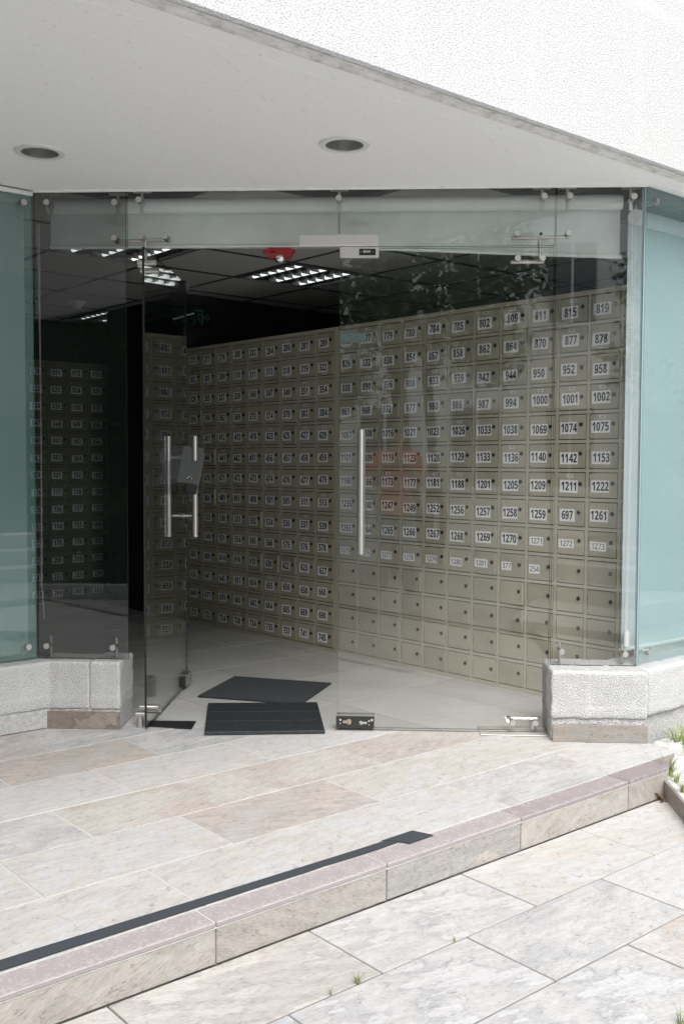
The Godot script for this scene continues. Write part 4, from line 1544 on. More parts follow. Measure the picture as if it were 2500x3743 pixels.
func blinds() -> void:
	blind("rolled up white blind behind glass on the left", Vector3(-1.578, 2.362, -0.125), 0, 1.325, 0.180, 0.182, M.fabric)
	blind("rolled up white blind behind the transom, sagging at its right end", Vector3(-0.244, 2.362, -0.125), 0, 1.255, 0.186, 0.240, M.fabric)
	# lowered blinds behind the glass walls
	blind("lowered pale blind behind the far right glass wall", Vector3(1.053, 2.285, -0.069), TH, 3.1, 1.930, 1.955, M.pale_fabric)
	var l := blind("lowered pale blind behind the far left glass wall", Vector3(-1.665, 2.380, -0.062), PI + TH, 3.1, 2.045, 2.06, M.pale_fabric)
	l.rotation.y = TH
	l.position = Vector3(-1.647, 2.380, -0.034) - Vector3(cos(TH), 0, -sin(TH)) * 3.1
	chain("looped bead chain hanging down beside the right corner", Vector3(1.046, 2.33, -0.075), 0.014, 1.885, true)
	chain("looped bead chain hanging down beside the left corner", Vector3(-1.612, 2.27, -0.075), 0.011, 1.65, false)


# ------------------------------------------------------------------ things on the ceiling
func ceiling_things() -> void:
	var ang := deg_to_rad(47.4)
	var e1 := Vector3(cos(ang), 0, sin(ang)) * 0.655
	var e2 := Vector3(-sin(ang), 0, cos(ang)) * 0.655
	var c := Vector3(-0.611, 2.45, -2.353)
	var labels := ["square louvred ceiling light in view through the open doorway", "square louvred ceiling light cut off by the left blind", "distant square louvred ceiling light seen past the open door"]
	var spots := [c, c + e2 * 2.0, c - e1 * 4.0]
	for k in 3:
		var t := thing("ceiling_light", labels[k], "ceiling light", spots[k], -ang, "louvred ceiling lights")
		var w := 0.30
		var st := S()
		for s in [-1.0, 1.0]:
			cbox(st, Vector3(s * w, -0.002, 0), Vector3(0.016, 0.012, 2 * w + 0.016), 0.002)
			cbox(st, Vector3(0, -0.002, s * w), Vector3(2 * w - 0.017, 0.012, 0.016), 0.002)
		obj("frame", st, M.worn_steel, t)
		st = S()
		cbox(st, Vector3(0, 0.105, 0), Vector3(2 * w, 0.006, 2 * w))
		for s in [-1.0, 1.0]:
			cbox(st, Vector3(s * (w - 0.003), 0.055, 0), Vector3(0.006, 0.094, 2 * w))
			cbox(st, Vector3(0, 0.055, s * (w - 0.003)), Vector3(2 * w - 0.013, 0.094, 0.006))
		obj("housing", st, M.black_metal, t)
		# dark ribs between three bays, a lit tube low in each bay, and dark blades that cross it
		st = S()
		for q in [-0.1, 0.1]:
			vee(st, Vector3(-w + 0.008, 0.004, q), Vector3(w - 0.008, 0.004, q), 0.016, 0.052)
		obj("long_louvre", st, M.louvre_dark, t)
		for bay in 3:
			var z := (bay - 1) * 0.2
			st = S()
			cyl(st, Vector3(-w + 0.02, 0.014, z), Vector3(w - 0.02, 0.014, z), 0.0135, 14)
			obj("lamp_tube", st, M.tube_lit, t)
			var lamp := AreaLight3D.new()
			lamp.name = "lamp_glow"
			lamp.area_size = Vector2(0.55, 0.022)
			lamp.light_energy = 0.0018
			lamp.light_color = Color(0.97, 1.0, 0.98)
			lamp.shadow_enabled = true
			lamp.position = Vector3(0, -0.001, z)
			lamp.rotation.x = -PI / 2
			t.add_child(lamp, true)
			for j in 7:
				var x := -0.285 + j * 0.095
				st = S()
				vee(st, Vector3(x, -0.003, z - 0.075), Vector3(x, -0.003, z + 0.075), 0.017, 0.050)
				obj("cross_louvre", st, M.louvre_dark, t)
	# exit sign: etched glass hung under a dark rail, seen from behind
	var t2 := thing("exit_sign", "hanging dark glass exit sign with green outlined running figure", "sign", Vector3(-1.385, 2.45, -3.165), 0.66)
	var st2 := S()
	cbox(st2, Vector3(-0.14, -0.035, 0), Vector3(0.36, 0.070, 0.035), 0.006)
	obj("holder", st2, M.black, t2)
	mi("etched_pane", pane(0.34, 0.17, 0.006, M.sign_glass, M.bright_edge), null, t2, Vector3(-0.305, -0.24, 0))
	st2 = S()
	var lines := [[-0.13, -0.11, -0.06, -0.11], [-0.06, -0.11, -0.06, -0.225], [-0.13, -0.11, -0.13, -0.225], [-0.12, -0.118, -0.07, -0.118], [-0.07, -0.118, -0.07, -0.222],
		[-0.052, -0.155, -0.018, -0.155], [-0.052, -0.172, -0.018, -0.172], [-0.024, -0.138, -0.004, -0.163], [-0.024, -0.19, -0.004, -0.163], [-0.024, -0.138, -0.018, -0.155], [-0.024, -0.19, -0.018, -0.172], [-0.052, -0.155, -0.052, -0.172],
		[-0.088, -0.132, -0.1, -0.165], [-0.1, -0.165, -0.115, -0.19], [-0.115, -0.19, -0.13, -0.2], [-0.1, -0.165, -0.085, -0.185], [-0.085, -0.185, -0.082, -0.215], [-0.092, -0.14, -0.115, -0.145], [-0.092, -0.142, -0.076, -0.158]]
	for q in lines:
		cyl(st2, Vector3(q[0], q[1], 0.0045), Vector3(q[2], q[3], 0.0045), 0.0009, 6)
	obj("pictogram", st2, M.green_line, t2)
	st2 = S()
	st2.append_from(text("SALIDA", 0.024), 0, Transform3D(Basis.from_scale(Vector3(-0.8, 1, 1)), Vector3(-0.19, -0.205, 0.0042)))
	obj("lettering", st2, M.green_line, t2)
	# smoke detector
	var t3 := thing("smoke_detector", "round white smoke detector on the ceiling seen through left pane", "detector", Vector3(-2.469, 2.45, -3.384))
	st2 = S()
	cyl(st2, Vector3(0, -0.012, 0), Vector3(0, 0.0, 0), 0.075, 28, -1, 0.003)
	obj("base", st2, M.white_trim, t3)
	st2 = S()
	cyl(st2, Vector3(0, -0.05, 0), Vector3(0, -0.012, 0), 0.03, 24, 0.058)
	obj("head", st2, M.white_trim, t3)
	# red alarm fitting with a chrome dome under the transom
	var t4 := thing("alarm_light", "small red fitting with chrome dome below the transom", "alarm", Vector3(-0.508, 2.143, -0.035))
	st2 = S()
	var outline := PackedVector2Array([Vector2(-0.072, 0.0), Vector2(-0.070, -0.010), Vector2(-0.060, -0.014), Vector2(-0.050, -0.034), Vector2(-0.040, -0.037), Vector2(0.045, -0.037), Vector2(0.053, -0.028), Vector2(0.062, -0.010), Vector2(0.072, -0.007), Vector2(0.072, 0.0), Vector2(0.04, 0.008), Vector2(-0.035, 0.008)])
	var f := PackedVector2Array()
	for q in outline:
		f.append(q)
	var tr := Geometry2D.triangulate_polygon(f)
	for z in [[0.012, Vector3.BACK], [-0.03, Vector3.FORWARD]]:
		for k in range(0, tr.size(), 3):
			tri(st2, Vector3(f[tr[k]].x, f[tr[k]].y, z[0]), Vector3(f[tr[k + 1]].x, f[tr[k + 1]].y, z[0]), Vector3(f[tr[k + 2]].x, f[tr[k + 2]].y, z[0]), z[1])
	var cw := Geometry2D.is_polygon_clockwise(f)
	for k in f.size():
		var a := f[k]
		var b := f[(k + 1) % f.size()]
		var o := Vector3((b - a).y, -(b - a).x, 0) * (-1.0 if cw else 1.0)
		quad(st2, Vector3(a.x, a.y, -0.03), Vector3(b.x, b.y, -0.03), Vector3(b.x, b.y, 0.012), Vector3(a.x, a.y, 0.012), o)
	obj("housing", st2, M.red_plastic, t4)
	st2 = S()
	ball(st2, Vector3(0.003, -0.037, -0.005), 0.026, 24, 0.75)
	obj("dome", st2, M.chrome, t4)
	st2 = S()
	st2.append_from(text("ODNSL", 0.007), 0, Transform3D(Basis.from_scale(Vector3(-0.8, 1, 1)), Vector3(-0.028, -0.012, 0.0125)))
	obj("lettering", st2, M.paper, t4)


# ------------------------------------------------------------------ small things
func small_things() -> void:
	# front mat: a sheet of moulded rubber with tile grooves
	var t := thing("door_mat", "smooth black rubber mat lying across the threshold", "mat", Vector3.ZERO, 0, "door mats")
	var q := [Vector2(-0.899, -0.402), Vector2(-0.364, -0.452), Vector2(-0.290, 0.077), Vector2(-0.817, 0.137)]
	var st := S()
	prism(st, PackedVector2Array(q), 0.0015, 0.016, 0.004)
	obj("mat_body", st, M.rubber, t)
	var at := func(u: float, v: float) -> Vector2:
		return (q[0] as Vector2).lerp(q[1], u).lerp((q[3] as Vector2).lerp(q[2], u), v)
	st = S()
	for g in [[0.03, 0.97, 0.34, 0.34], [0.03, 0.97, 0.66, 0.66], [0.22, 0.22, 0.03, 0.33], [0.67, 0.67, 0.03, 0.33], [0.47, 0.47, 0.35, 0.65], [0.26, 0.26, 0.67, 0.97], [0.72, 0.72, 0.67, 0.97]]:
		var a: Vector2 = at.call(g[0], g[2])
		var b: Vector2 = at.call(g[1], g[3])
		var n := (b - a).orthogonal().normalized() * 0.003
		prism(st, PackedVector2Array([a - n, b - n, b + n, a + n]), 0.0155, 0.0180)
	obj("raised_seam", st, mat("seam_rubber", lin(0.026, 0.030, 0.034), 0.6), t)
	t = thing("door_mat", "ribbed black carpet mat lying askew inside the doorway", "mat", Vector3.ZERO, 0, "door mats")
	q = [Vector2(-0.870, -1.065), Vector2(-0.323, -0.930), Vector2(-0.443, -0.447), Vector2(-0.985, -0.574)]
	st = S()
	prism(st, PackedVector2Array(q), 0.0015, 0.006)
	obj("mat_body", st, M.carpet, t)
	st = S()
	for k in 34:
		var u := 0.02 + 0.96 * k / 33.0
		var a: Vector2 = q[0].lerp(q[3], u)
		var b: Vector2 = q[1].lerp(q[2], u)
		var n := (b - a).orthogonal().normalized() * 0.0042
		prism(st, PackedVector2Array([a - n, b - n, b + n, a + n]), 0.0055, 0.0105, 0.0015)
	var ribs := obj("rib", st, mat("rib_pile", lin(0.034, 0.039, 0.046), 0.95), t)
	ribs.set_meta("kind", "stuff")
	# grass in the joints and in the bed
	var tufts := [
		[Vector3(0.178, -0.112, 1.768), 0.030, 9, "tiny dry grass tuft in the paving joint, farthest of three"],
		[Vector3(-0.080, -0.112, 2.007), 0.042, 26, "green grass tuft in the paving joint, middle of three"],
		[Vector3(-0.145, -0.112, 2.064), 0.030, 14, "thin grass tuft in the paving joint, nearest of three"],
		[Vector3(0.682, -0.112, 2.150), 0.060, 14, "green weed at the bottom right corner of paving"],
		[Vector3(1.253, -0.058, 0.064), 0.17, 60, "tall clump of grass beside the white kerb right of plinth"],
		[Vector3(1.110, -0.058, 0.425), 0.11, 80, "fresh green grass clump against the end of the step"],
		[Vector3(1.112, -0.050, 0.640), 0.065, 60, "dry sprawling grass clump on the planter cap"],
		[Vector3(1.120, -0.050, 0.520), 0.07, 26, "small grass clump behind the planter cap"]]
	for w in tufts:
		var s := S()
		var r := RandomNumberGenerator.new()
		r.seed = int(w[1] * 10000) + w[2]
		for k in w[2]:
			var a := r.randf() * TAU
			var d := Vector3(cos(a), 0, sin(a))
			var h: float = w[1] * r.randf_range(0.45, 1.15)
			var lean: float = h * r.randf_range(0.1, 0.9)
			var p := d * r.randf_range(0.0, w[1] * 0.18)
			var side := d.cross(Vector3.UP) * h * 0.035
			var c := Color(0.17, 0.26, 0.07).lerp(Color(0.48, 0.43, 0.24), r.randf() * (0.95 if "dry" in w[3] else 0.5))
			var prev := p
			var pw := side
			for j in range(1, 4):
				var f := j / 3.0
				var nx := p + Vector3.UP * h * (f - 0.28 * f * f) + d * lean * f * f
				var nw := side * (1.0 - f * 0.95)
				s.set_color(c)
				quad(s, prev - pw, prev + pw, nx + nw, nx - nw, d + Vector3.UP)
				prev = nx
				pw = nw
		tag(obj("grass_tuft", s, M.leaf, null, w[0]), w[3], "grass", "grass tufts")
	# dead leaves and dirt in the corner of the step
	t = thing("dry_leaf", "curled brown dead leaf in the corner below the step", "leaf", Vector3(1.040, -0.111, 0.545))
	st = S()
	for k in 6:
		for j in 4:
			var p := []
			for c in [[k, j], [k + 1, j], [k + 1, j + 1], [k, j + 1]]:
				var u: float = c[0] / 6.0
				var v: float = c[1] / 4.0 - 0.5
				p.append(Vector3(u * 0.05 - 0.025, 0.010 + 0.011 * sin(u * 5.0) + 0.05 * v * v, v * 0.036 * sin(PI * (u * 0.9 + 0.05))))
			quad(st, p[0], p[1], p[2], p[3], Vector3.UP)
	obj("blade", st, M.dry_leaf, t)
	st = S()
	var r := RandomNumberGenerator.new()
	r.seed = 77
	for k in 90:
		var a := r.randf() * TAU
		var d := pow(r.randf(), 0.7) * 0.055
		var p := Vector3(1.050 + cos(a) * d * 0.6 , -0.1105, 0.53 + sin(a) * d)
		if p.x > 1.07:
			continue
		cbox(st, p, Vector3(r.randf_range(0.002, 0.008), 0.003, r.randf_range(0.002, 0.006)), 0.0, Transform3D.IDENTITY)
	var dirt := obj("dirt", st, M.soil)
	dirt.set_meta("kind", "stuff")
	tag(dirt, "crumbs of brown dirt gathered in the corner of the step", "dirt")


# ------------------------------------------------------------------ what stands behind the viewer (seen in the glass)
func behind() -> void:
	var st := S()
	prism(st, PackedVector2Array([Vector2(-1.6, 3.06), Vector2(5.5, 3.06), Vector2(5.5, 4.25), Vector2(-2.2, 4.25)]), -0.3, 0.0, 0.004)
	var w := obj("terrace", st, M.slate_6)
	w.rotation.y = TH
	setting("terrace", w)
	for k in 3:
		st = S()
		cbox(st, Vector3(1.6, 0.0 + k * 0.14, 4.42 + k * 0.36), Vector3(8.0, 0.28, 0.36), 0.006)
		var s := obj("stone_step", st, M.white_kerb)
		s.rotation.y = TH
		setting("stone_step", s)
	st = S()
	cbox(st, Vector3(-4.1, -0.06, 5.06), Vector3(6.6, 0.17, 0.12), 0.01)
	tag(obj("garden_kerb", st, M.white_kerb), "pale low garden kerb across the paving, seen mirrored in glass", "kerb")
	# hedge behind the kerb
	hedge()
	neighbour()
	var crowns := []
	for k in 3:
		crowns.append(crown_mesh(k, 2900))
	var spots := [[0.5, 9.6, 4.2, 0], [-1.2, 9.0, 3.8, 1], [0.15, 8.0, 4.6, 2], [-4.2, 8.0, 4.4, 0], [-6.4, 8.6, 5.0, 1], [-2.9, 10.2, 5.2, 2], [-8.6, 7.6, 4.6, 0], [4.8, 10.0, 4.4, 1], [-5.0, 9.6, 3.0, 1], [-3.6, 9.0, 2.9, 2], [-6.6, 10.4, 3.4, 0], [-4.6, 11.5, 5.6, 2]]
	var tl := ["slender tree mirrored in the closed door", "slim tree left of the slender one, mirrored in the door", "tree with hanging leaves mirrored above the closed door", "dark tree mirrored in the left pane", "large dark tree at the garden's left side", "tall tree at the back of the garden", "leafy tree beside the left end of the garden", "tree at the right in front of the pale house", "low bushy tree mirrored in the left pane", "low bushy tree right of the other, mirrored in the left pane", "wide low tree behind the left hedge", "very tall dark tree far behind the left hedge"]
	for k in spots.size():
		var q: Array = spots[k]
		var t := thing("tree", tl[k], "tree", Vector3(q[0], -0.2, q[1]), k * 1.3, "trees behind the garden")
		var s := S()
		var r := RandomNumberGenerator.new()
		r.seed = 900 + k
		for j in 3:
			var p := Vector3(r.randf_range(-0.15, 0.15), 0, r.randf_range(-0.15, 0.15))
			var rad := 0.075
			for m in 6:
				var n := p + Vector3(r.randf_range(-0.14, 0.14), q[2] * 0.15, r.randf_range(-0.14, 0.14))
				cyl(s, p, n, rad, 8, rad * 0.86)
				rad *= 0.86
				p = n
		obj("trunk", s, M.bark, t)
		var c := mi("crown", crowns[q[3]], M.leaf, t, Vector3(0, q[2] * 0.82, 0))
		c.scale = Vector3.ONE * (q[2] / 4.4)
	photographer()
	# pale house across the way
	var h := thing("house", "pale house with tall dark windows across the way, seen mirrored", "house", Vector3(2.5, -0.2, 15.0))
	st = S()
	cbox(st, Vector3(0, 3.6, 3), Vector3(11.0, 7.2, 6.0), 0.03)
	obj("wall", st, M.house_wall, h)
	st = S()
	cbox(st, Vector3(0, 7.35, 3), Vector3(11.6, 0.3, 6.6), 0.03)
	obj("roof", st, M.mortar, h)
	for k in 6:
		for j in 2:
			var o := mi("window", box_mesh(Vector3(0.9, 1.5, 0.08), 0.01), M.house_dark, h, Vector3(-4.4 + k * 1.75, 1.7 + j * 3.1, -0.03))
			mi("frame", box_mesh(Vector3(1.06, 0.1, 0.14), 0.01), M.white_trim, o, Vector3(0, -0.8, 0))
			mi("frame", box_mesh(Vector3(0.05, 1.5, 0.12), 0.01), M.white_trim, o)

func neighbour() -> void:
	var h := thing("neighbouring_building", "plain grey building beyond the hedge on the right", "building", Vector3(11.5, -0.2, -1.0))
	var st := S()
	cbox(st, Vector3(0, 3.6, 0), Vector3(6.0, 7.2, 16.0), 0.03)
	obj("wall", st, M.grey_wall, h)
	st = S()
	cbox(st, Vector3(0, 7.3, 0), Vector3(6.3, 0.2, 16.3), 0.03)
	obj("roof", st, M.mortar, h)
	for k in 5:
		var o := mi("window", box_mesh(Vector3(0.08, 1.4, 1.2), 0.01), M.house_dark, h, Vector3(-3.02, 5.2, -6.0 + k * 3.0))
		mi("frame", box_mesh(Vector3(0.14, 0.08, 1.36), 0.01), M.white_trim, o, Vector3(0, -0.74, 0))

func hedge() -> void:
	# [label, x0, x1, z0, z1, height, leaves, core tone]
	var rows := [
		["loose dark green hedge behind the garden kerb", Vector3(-8.0, 0, 5.35), Vector3(6.5, 0, 1.1), 1.15, 6500],
		["tall dark evergreen hedge at the back of the garden", Vector3(-10.5, 0, 7.3), Vector3(8.6, 0, 0.8), 4.3, 9000],
		["dense green hedge beyond the planter on the right", Vector3(6.2, 0, -5.0), Vector3(1.3, 0, 9.5), 2.3, 9000]]
	for q in rows:
		var r := RandomNumberGenerator.new()
		r.seed = 501 + int(q[3] * 10)
		var t := thing("hedge", q[0], "hedge", q[1] + Vector3(0, -0.2, 0), 0, "hedges round the garden")
		var sz: Vector3 = q[2]
		var h: float = q[3]
		var st := S()
		for k in q[4]:
			var p := Vector3(r.randf() * sz.x, 0, r.randf() * sz.z)
			var along := p.x + p.z
			var top := h * (1.0 + 0.10 * sin(along * 1.7) + 0.07 * sin(along * 4.1 + 1.0))
			p.y = pow(r.randf(), 0.8) * top
			leaf(st, r, p, 0.085)
		obj("foliage", st, M.leaf, t)
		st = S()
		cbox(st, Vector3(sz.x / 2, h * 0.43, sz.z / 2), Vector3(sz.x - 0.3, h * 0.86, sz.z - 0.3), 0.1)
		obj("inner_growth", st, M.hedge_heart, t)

func leaf(st: SurfaceTool, r: RandomNumberGenerator, p: Vector3, size: float) -> void:
	var d := Vector3(r.randf_range(-1, 1), r.randf_range(-0.9, 0.4), r.randf_range(-1, 1)).normalized()
	var n := d.cross(Vector3(r.randf_range(-1, 1), r.randf_range(-1, 1), r.randf_range(-1, 1))).normalized()
	var s := size * r.randf_range(0.7, 1.3)
	var side := d.cross(n).normalized() * s * 0.32
	st.set_color(Color(0.035, 0.07, 0.02).lerp(Color(0.10, 0.14, 0.04), r.randf()))
	tri(st, p, p + d * s * 0.45 + side, p + d * s, n)
	st.set_color(Color(0.035, 0.07, 0.02).lerp(Color(0.09, 0.12, 0.04), r.randf()))
	tri(st, p, p + d * s, p + d * s * 0.45 - side, n)

func crown_mesh(seed_: int, n: int) -> ArrayMesh:
	var r := RandomNumberGenerator.new()
	r.seed = 700 + seed_
	var st := S()
	var blobs := []
	for k in 14:
		blobs.append([Vector3(r.randf_range(-1.3, 1.3), r.randf_range(-0.9, 1.1), r.randf_range(-1.3, 1.3)), r.randf_range(0.35, 0.75)])
	for k in n:
		var b: Array = blobs[r.randi() % 14]
		var d := Vector3(r.randfn(), r.randfn(), r.randfn()).normalized() * pow(r.randf(), 0.4)
		leaf(st, r, b[0] + d * b[1], 0.115)
	return st.commit()

# a wedge thin at its lower edge and wide at the top, its sides bowed like a reflector
func vee(st: SurfaceTool, a: Vector3, b: Vector3, hw: float, h: float) -> void:
	var d := (b - a).normalized()
	var s := d.cross(Vector3.UP)
	for sg in [-1.0, 1.0]:
		var prev := [0.0012, 0.0]
		for k in range(1, 5):
			var f := k / 4.0
			var cur := [0.0012 + hw * pow(f, 1.7), h * f]
			var w0: Vector3 = s * (sg * prev[0]) + Vector3.UP * prev[1]
			var w1: Vector3 = s * (sg * cur[0]) + Vector3.UP * cur[1]
			quad(st, a + w0, b + w0, b + w1, a + w1, s * sg + Vector3.DOWN * 0.3)
			prev = cur
	quad(st, a - s * 0.0012, a + s * 0.0012, b + s * 0.0012, b - s * 0.0012, Vector3.DOWN)
	quad(st, a - s * hw + Vector3.UP * h, a + s * hw + Vector3.UP * h, b + s * hw + Vector3.UP * h, b - s * hw + Vector3.UP * h, Vector3.UP)
	for e in [[a, -d], [b, d]]:
		tri(st, e[0], e[0] - s * hw + Vector3.UP * h, e[0] + s * hw + Vector3.UP * h, e[1])


# ------------------------------------------------------------------ the photographer, seen only as a reflection
var field := {}

# smooth union of tapered capsules on a grid, meshed with surface nets. bones: [a, b, ra, rb]
func nets(bones: Array, cell: float, k: float, only = null) -> ArrayMesh:
	var lo := Vector3.INF
	var hi := -Vector3.INF
	for b in bones:
		for q in 2:
			var r: Vector3 = Vector3.ONE * (b[2 + q] + 3.0 * cell + k)
			lo = lo.min(b[q] - r)
			hi = hi.max(b[q] + r)
	var n := Vector3i(((hi - lo) / cell).ceil()) + Vector3i.ONE
	var d := PackedFloat32Array()
	d.resize(n.x * n.y * n.z)
	d.fill(1.0)
	for b in bones:
		var a0: Vector3 = b[0]
		var a1: Vector3 = b[1]
		var rr: float = maxf(b[2], b[3]) + k + 2.0 * cell
		var i0 := Vector3i(((a0.min(a1) - Vector3.ONE * rr - lo) / cell).floor()).max(Vector3i.ZERO)
		var i1 := Vector3i(((a0.max(a1) + Vector3.ONE * rr - lo) / cell).ceil()).min(n - Vector3i.ONE)
		var ab := a1 - a0
		var l2 := maxf(ab.length_squared(), 1e-9)
		for z in range(i0.z, i1.z + 1):
			for y in range(i0.y, i1.y + 1):
				for x in range(i0.x, i1.x + 1):
					var p := lo + Vector3(x, y, z) * cell
					var t := clampf((p - a0).dot(ab) / l2, 0.0, 1.0)
					var v := p.distance_to(a0 + ab * t) - lerpf(b[2], b[3], t)
					var i := x + n.x * (y + n.y * z)
					var o := d[i]
					var hh := maxf(k - absf(o - v), 0.0) / k
					d[i] = minf(o, v) - hh * hh * k * 0.25
	if only != null:
		for z in n.z:
			for y in n.y:
				for x in n.x:
					var i := x + n.x * (y + n.y * z)
					if d[i] < 0.05:
						d[i] = maxf(d[i], only.call(lo + Vector3(x, y, z) * cell))
	var at := {}
	var st := S()
	st.set_smooth_group(0)
	var offs := [1, n.x, n.x * n.y]
	var vert := func(c: int) -> Vector3:
		if at.has(c):
			return at[c]
		var x := c % n.x
		var y := (c / n.x) % n.y
		var z := c / (n.x * n.y)
		var sum := Vector3.ZERO
		var count := 0
		for e in [[0, 0, 0, 0], [0, 0, 1, 0], [0, 0, 0, 1], [0, 0, 1, 1], [1, 0, 0, 0], [1, 1, 0, 0], [1, 0, 0, 1], [1, 1, 0, 1], [2, 0, 0, 0], [2, 1, 0, 0], [2, 0, 1, 0], [2, 1, 1, 0]]:
			var p := Vector3(x + e[1], y + e[2], z + e[3])
			var i: int = c + e[1] + e[2] * n.x + e[3] * n.x * n.y
			var j: int = i + offs[e[0]]
			if (d[i] < 0.0) != (d[j] < 0.0):
				var f := d[i] / (d[i] - d[j])
				p[e[0]] += f
				sum += p
				count += 1
		at[c] = lo + sum / maxi(count, 1) * cell
		return at[c]
	for z in range(1, n.z - 1):
		for y in range(1, n.y - 1):
			for x in range(1, n.x - 1):
				var i := x + n.x * (y + n.y * z)
				for ax in 3:
					var j: int = i + offs[ax]
					if (d[i] < 0.0) == (d[j] < 0.0):
						continue
					var u: int = offs[(ax + 1) % 3]
					var v: int = offs[(ax + 2) % 3]
					var q := [vert.call(i - u - v), vert.call(i - v), vert.call(i), vert.call(i - u)]
					var out := Vector3.ZERO
					out[ax] = 1.0 if d[i] < 0.0 else -1.0
					var order := [0, 1, 2, 0, 2, 3]
					if (q[2] - q[0]).cross(q[3] - q[1]).dot(out) > 0:
						order = [0, 2, 1, 0, 3, 2]
					for w in order:
						st.add_vertex(q[w])
	st.index()
	st.generate_normals()
	return st.commit()

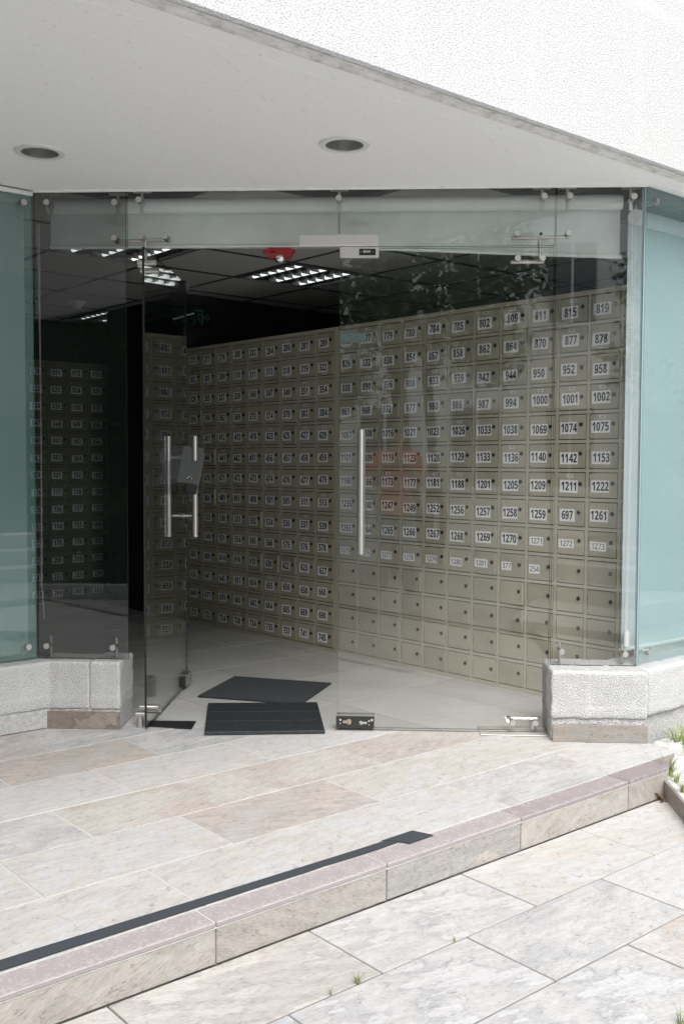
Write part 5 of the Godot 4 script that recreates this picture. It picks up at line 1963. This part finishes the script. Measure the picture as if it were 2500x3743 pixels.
func photographer() -> void:
	mat("skin", lin(0.42, 0.26, 0.19), 0.55)
	mat("shirt", lin(0.55, 0.10, 0.05), 0.85)
	mat("jeans", lin(0.30, 0.36, 0.42), 0.9)
	mat("hair", lin(0.02, 0.017, 0.015), 0.7)
	mat("shoe", lin(0.3, 0.3, 0.3), 0.7)
	var t := thing("person", "person in an orange shirt and pale jeans holding up a camera, mirrored in the door", "person", Vector3(0.03, 0.0, 4.86))
	# joints, facing -z
	var hip := Vector3(0, 0.80, 0)
	var chest := Vector3(0, 1.13, -0.01)
	var neck := Vector3(0, 1.29, -0.02)
	var body := []
	var shirt := []
	var legs := []
	body.append([hip + Vector3(-0.05, 0.02, 0), hip + Vector3(0.05, 0.02, 0), 0.105, 0.105])
	body.append([hip, chest, 0.11, 0.125])
	body.append([chest + Vector3(-0.07, 0.03, 0), chest + Vector3(0.07, 0.03, 0), 0.115, 0.115])
	body.append([chest + Vector3(0, 0.08, 0), neck, 0.08, 0.05])
	body.append([neck, neck + Vector3(0, 0.07, -0.015), 0.048, 0.05])
	for s in [-1.0, 1.0]:
		var sh := Vector3(s * 0.165, 1.235, -0.01)
		var el := Vector3(s * 0.235, 1.03, -0.13)
		var wr := Vector3(s * 0.095, 1.165, -0.245)
		body.append([sh, el, 0.052, 0.040])
		body.append([el, wr, 0.040, 0.027])
		shirt.append([Vector3(s * 0.06, 1.22, -0.01), sh, 0.075, 0.068])
		shirt.append([sh, sh.lerp(el, 0.62), 0.066, 0.066])
		var kn := Vector3(s * 0.105, 0.43, -0.05 if s < 0 else -0.02)
		var an := Vector3(s * 0.125, 0.07, 0.03 if s < 0 else 0.01)
		var th := Vector3(s * 0.085, 0.74, 0)
		body.append([th, kn, 0.082, 0.052])
		body.append([kn, an, 0.050, 0.036])
		legs.append([th + Vector3(0, 0.04, 0), kn, 0.098, 0.070])
		legs.append([kn, an + Vector3(0, 0.0, 0), 0.070, 0.062])
		body.append([an, an + Vector3(s * 0.02, -0.03, -0.14), 0.036, 0.030])
		var sm := nets([[an + Vector3(0, -0.02, 0.02), an + Vector3(s * 0.02, -0.032, -0.16), 0.045, 0.036]], 0.012, 0.01, func(p: Vector3) -> float: return 0.004 - p.y)
		mi("shoe", sm, M.shoe, t)
		# a hand: palm, four curled fingers of different lengths and a thumb
		var palm := Vector3(s * 0.082, 1.20, -0.275)
		var hand := [[wr, palm, 0.025, 0.028], [palm, palm + Vector3(-s * 0.006, 0.022, -0.006), 0.026, 0.022]]
		for f in 4:
			var base := palm + Vector3(-s * 0.004, 0.030 - f * 0.019, -0.018)
			var len: float = [0.030, 0.034, 0.032, 0.025][f]
			var mid := base + Vector3(-s * 0.010, 0.002, -len)
			hand.append([base, mid, 0.0095, 0.0088])
			hand.append([mid, mid + Vector3(-s * len * 0.8, 0.0, -0.004), 0.0088, 0.0078])
		hand.append([palm + Vector3(-s * 0.008, -0.012, 0.012), palm + Vector3(-s * 0.034, 0.006, 0.020), 0.0115, 0.0095])
		hand.append([palm + Vector3(-s * 0.034, 0.006, 0.020), palm + Vector3(-s * 0.052, 0.016, 0.014), 0.0095, 0.0085])
		mi("hand", nets(hand, 0.0045, 0.006), M.skin, t)
	shirt.append([hip + Vector3(0, 0.0, 0), chest, 0.135, 0.142])
	shirt.append([hip + Vector3(-0.05, 0.0, 0), hip + Vector3(0.05, 0.0, 0), 0.125, 0.125])
	shirt.append([chest + Vector3(-0.07, 0.04, 0), chest + Vector3(0.07, 0.04, 0), 0.13, 0.13])
	legs.append([hip + Vector3(-0.05, 0.0, 0), hip + Vector3(0.05, 0.0, 0), 0.112, 0.112])
	mi("body", nets(body, 0.013, 0.03), M.skin, t)
	mi("shirt", nets(shirt, 0.013, 0.035, func(p: Vector3) -> float: return 0.70 - p.y), M.shirt, t)
	mi("jeans", nets(legs, 0.013, 0.03, func(p: Vector3) -> float: return maxf(p.y - 0.86, 0.075 - p.y)), M.jeans, t)
	# head: skull, jaw, nose, ears, brow, tilted down to the camera
	var h := Vector3(0, 1.435, -0.045)
	var head := [[h + Vector3(0, 0.025, 0.012), h + Vector3(0, 0.02, -0.012), 0.078, 0.072], [h + Vector3(0, -0.02, -0.03), h + Vector3(0, -0.072, -0.048), 0.058, 0.034], [h + Vector3(0, 0.0, -0.082), h + Vector3(0, -0.030, -0.100), 0.009, 0.013],
		[h + Vector3(-0.02, -0.052, -0.078), h + Vector3(0.02, -0.052, -0.078), 0.008, 0.008], [h + Vector3(-0.035, 0.016, -0.072), h + Vector3(0.035, 0.016, -0.072), 0.010, 0.010], [h + Vector3(0, -0.07, 0.01), neck + Vector3(0, 0.05, -0.01), 0.05, 0.048]]
	for s in [-1.0, 1.0]:
		head.append([h + Vector3(s * 0.076, 0.012, 0.006), h + Vector3(s * 0.078, -0.022, 0.0), 0.012, 0.009])
	mi("head", nets(head, 0.006, 0.016), M.skin, t)
	mi("hair", nets([[h + Vector3(0, 0.045, 0.022), h + Vector3(0, 0.036, -0.020), 0.078, 0.070], [h + Vector3(0, 0.0, 0.04), h + Vector3(0, -0.03, 0.045), 0.058, 0.045]], 0.008, 0.02, func(p: Vector3) -> float: return (h.y + 0.035 - p.y) if p.z < h.z - 0.03 else -1.0), M.hair, t)
	for s in [-1.0, 1.0]:
		var st := S()
		ball(st, h + Vector3(s * 0.030, -0.002, -0.072), 0.011, 10)
		obj("eye", st, M.black, t)
	var c := thing("camera_body", "small dark camera held up by the person in orange", "camera", Vector3(0.03, 1.2, 4.585))
	var st := S()
	cbox(st, Vector3(0, 0, 0), Vector3(0.130, 0.075, 0.036), 0.006)
	obj("housing", st, M.black_metal, c)
	st = S()
	cyl(st, Vector3(-0.01, 0, -0.040), Vector3(-0.01, 0, -0.018), 0.026, 24, -1, 0.002)
	obj("lens_barrel", st, M.black_metal, c)
	st = S()
	cyl(st, Vector3(-0.04, 0.037, 0), Vector3(-0.04, 0.046, 0), 0.010, 16, -1, 0.001)
	obj("dial", st, M.worn_steel, c)
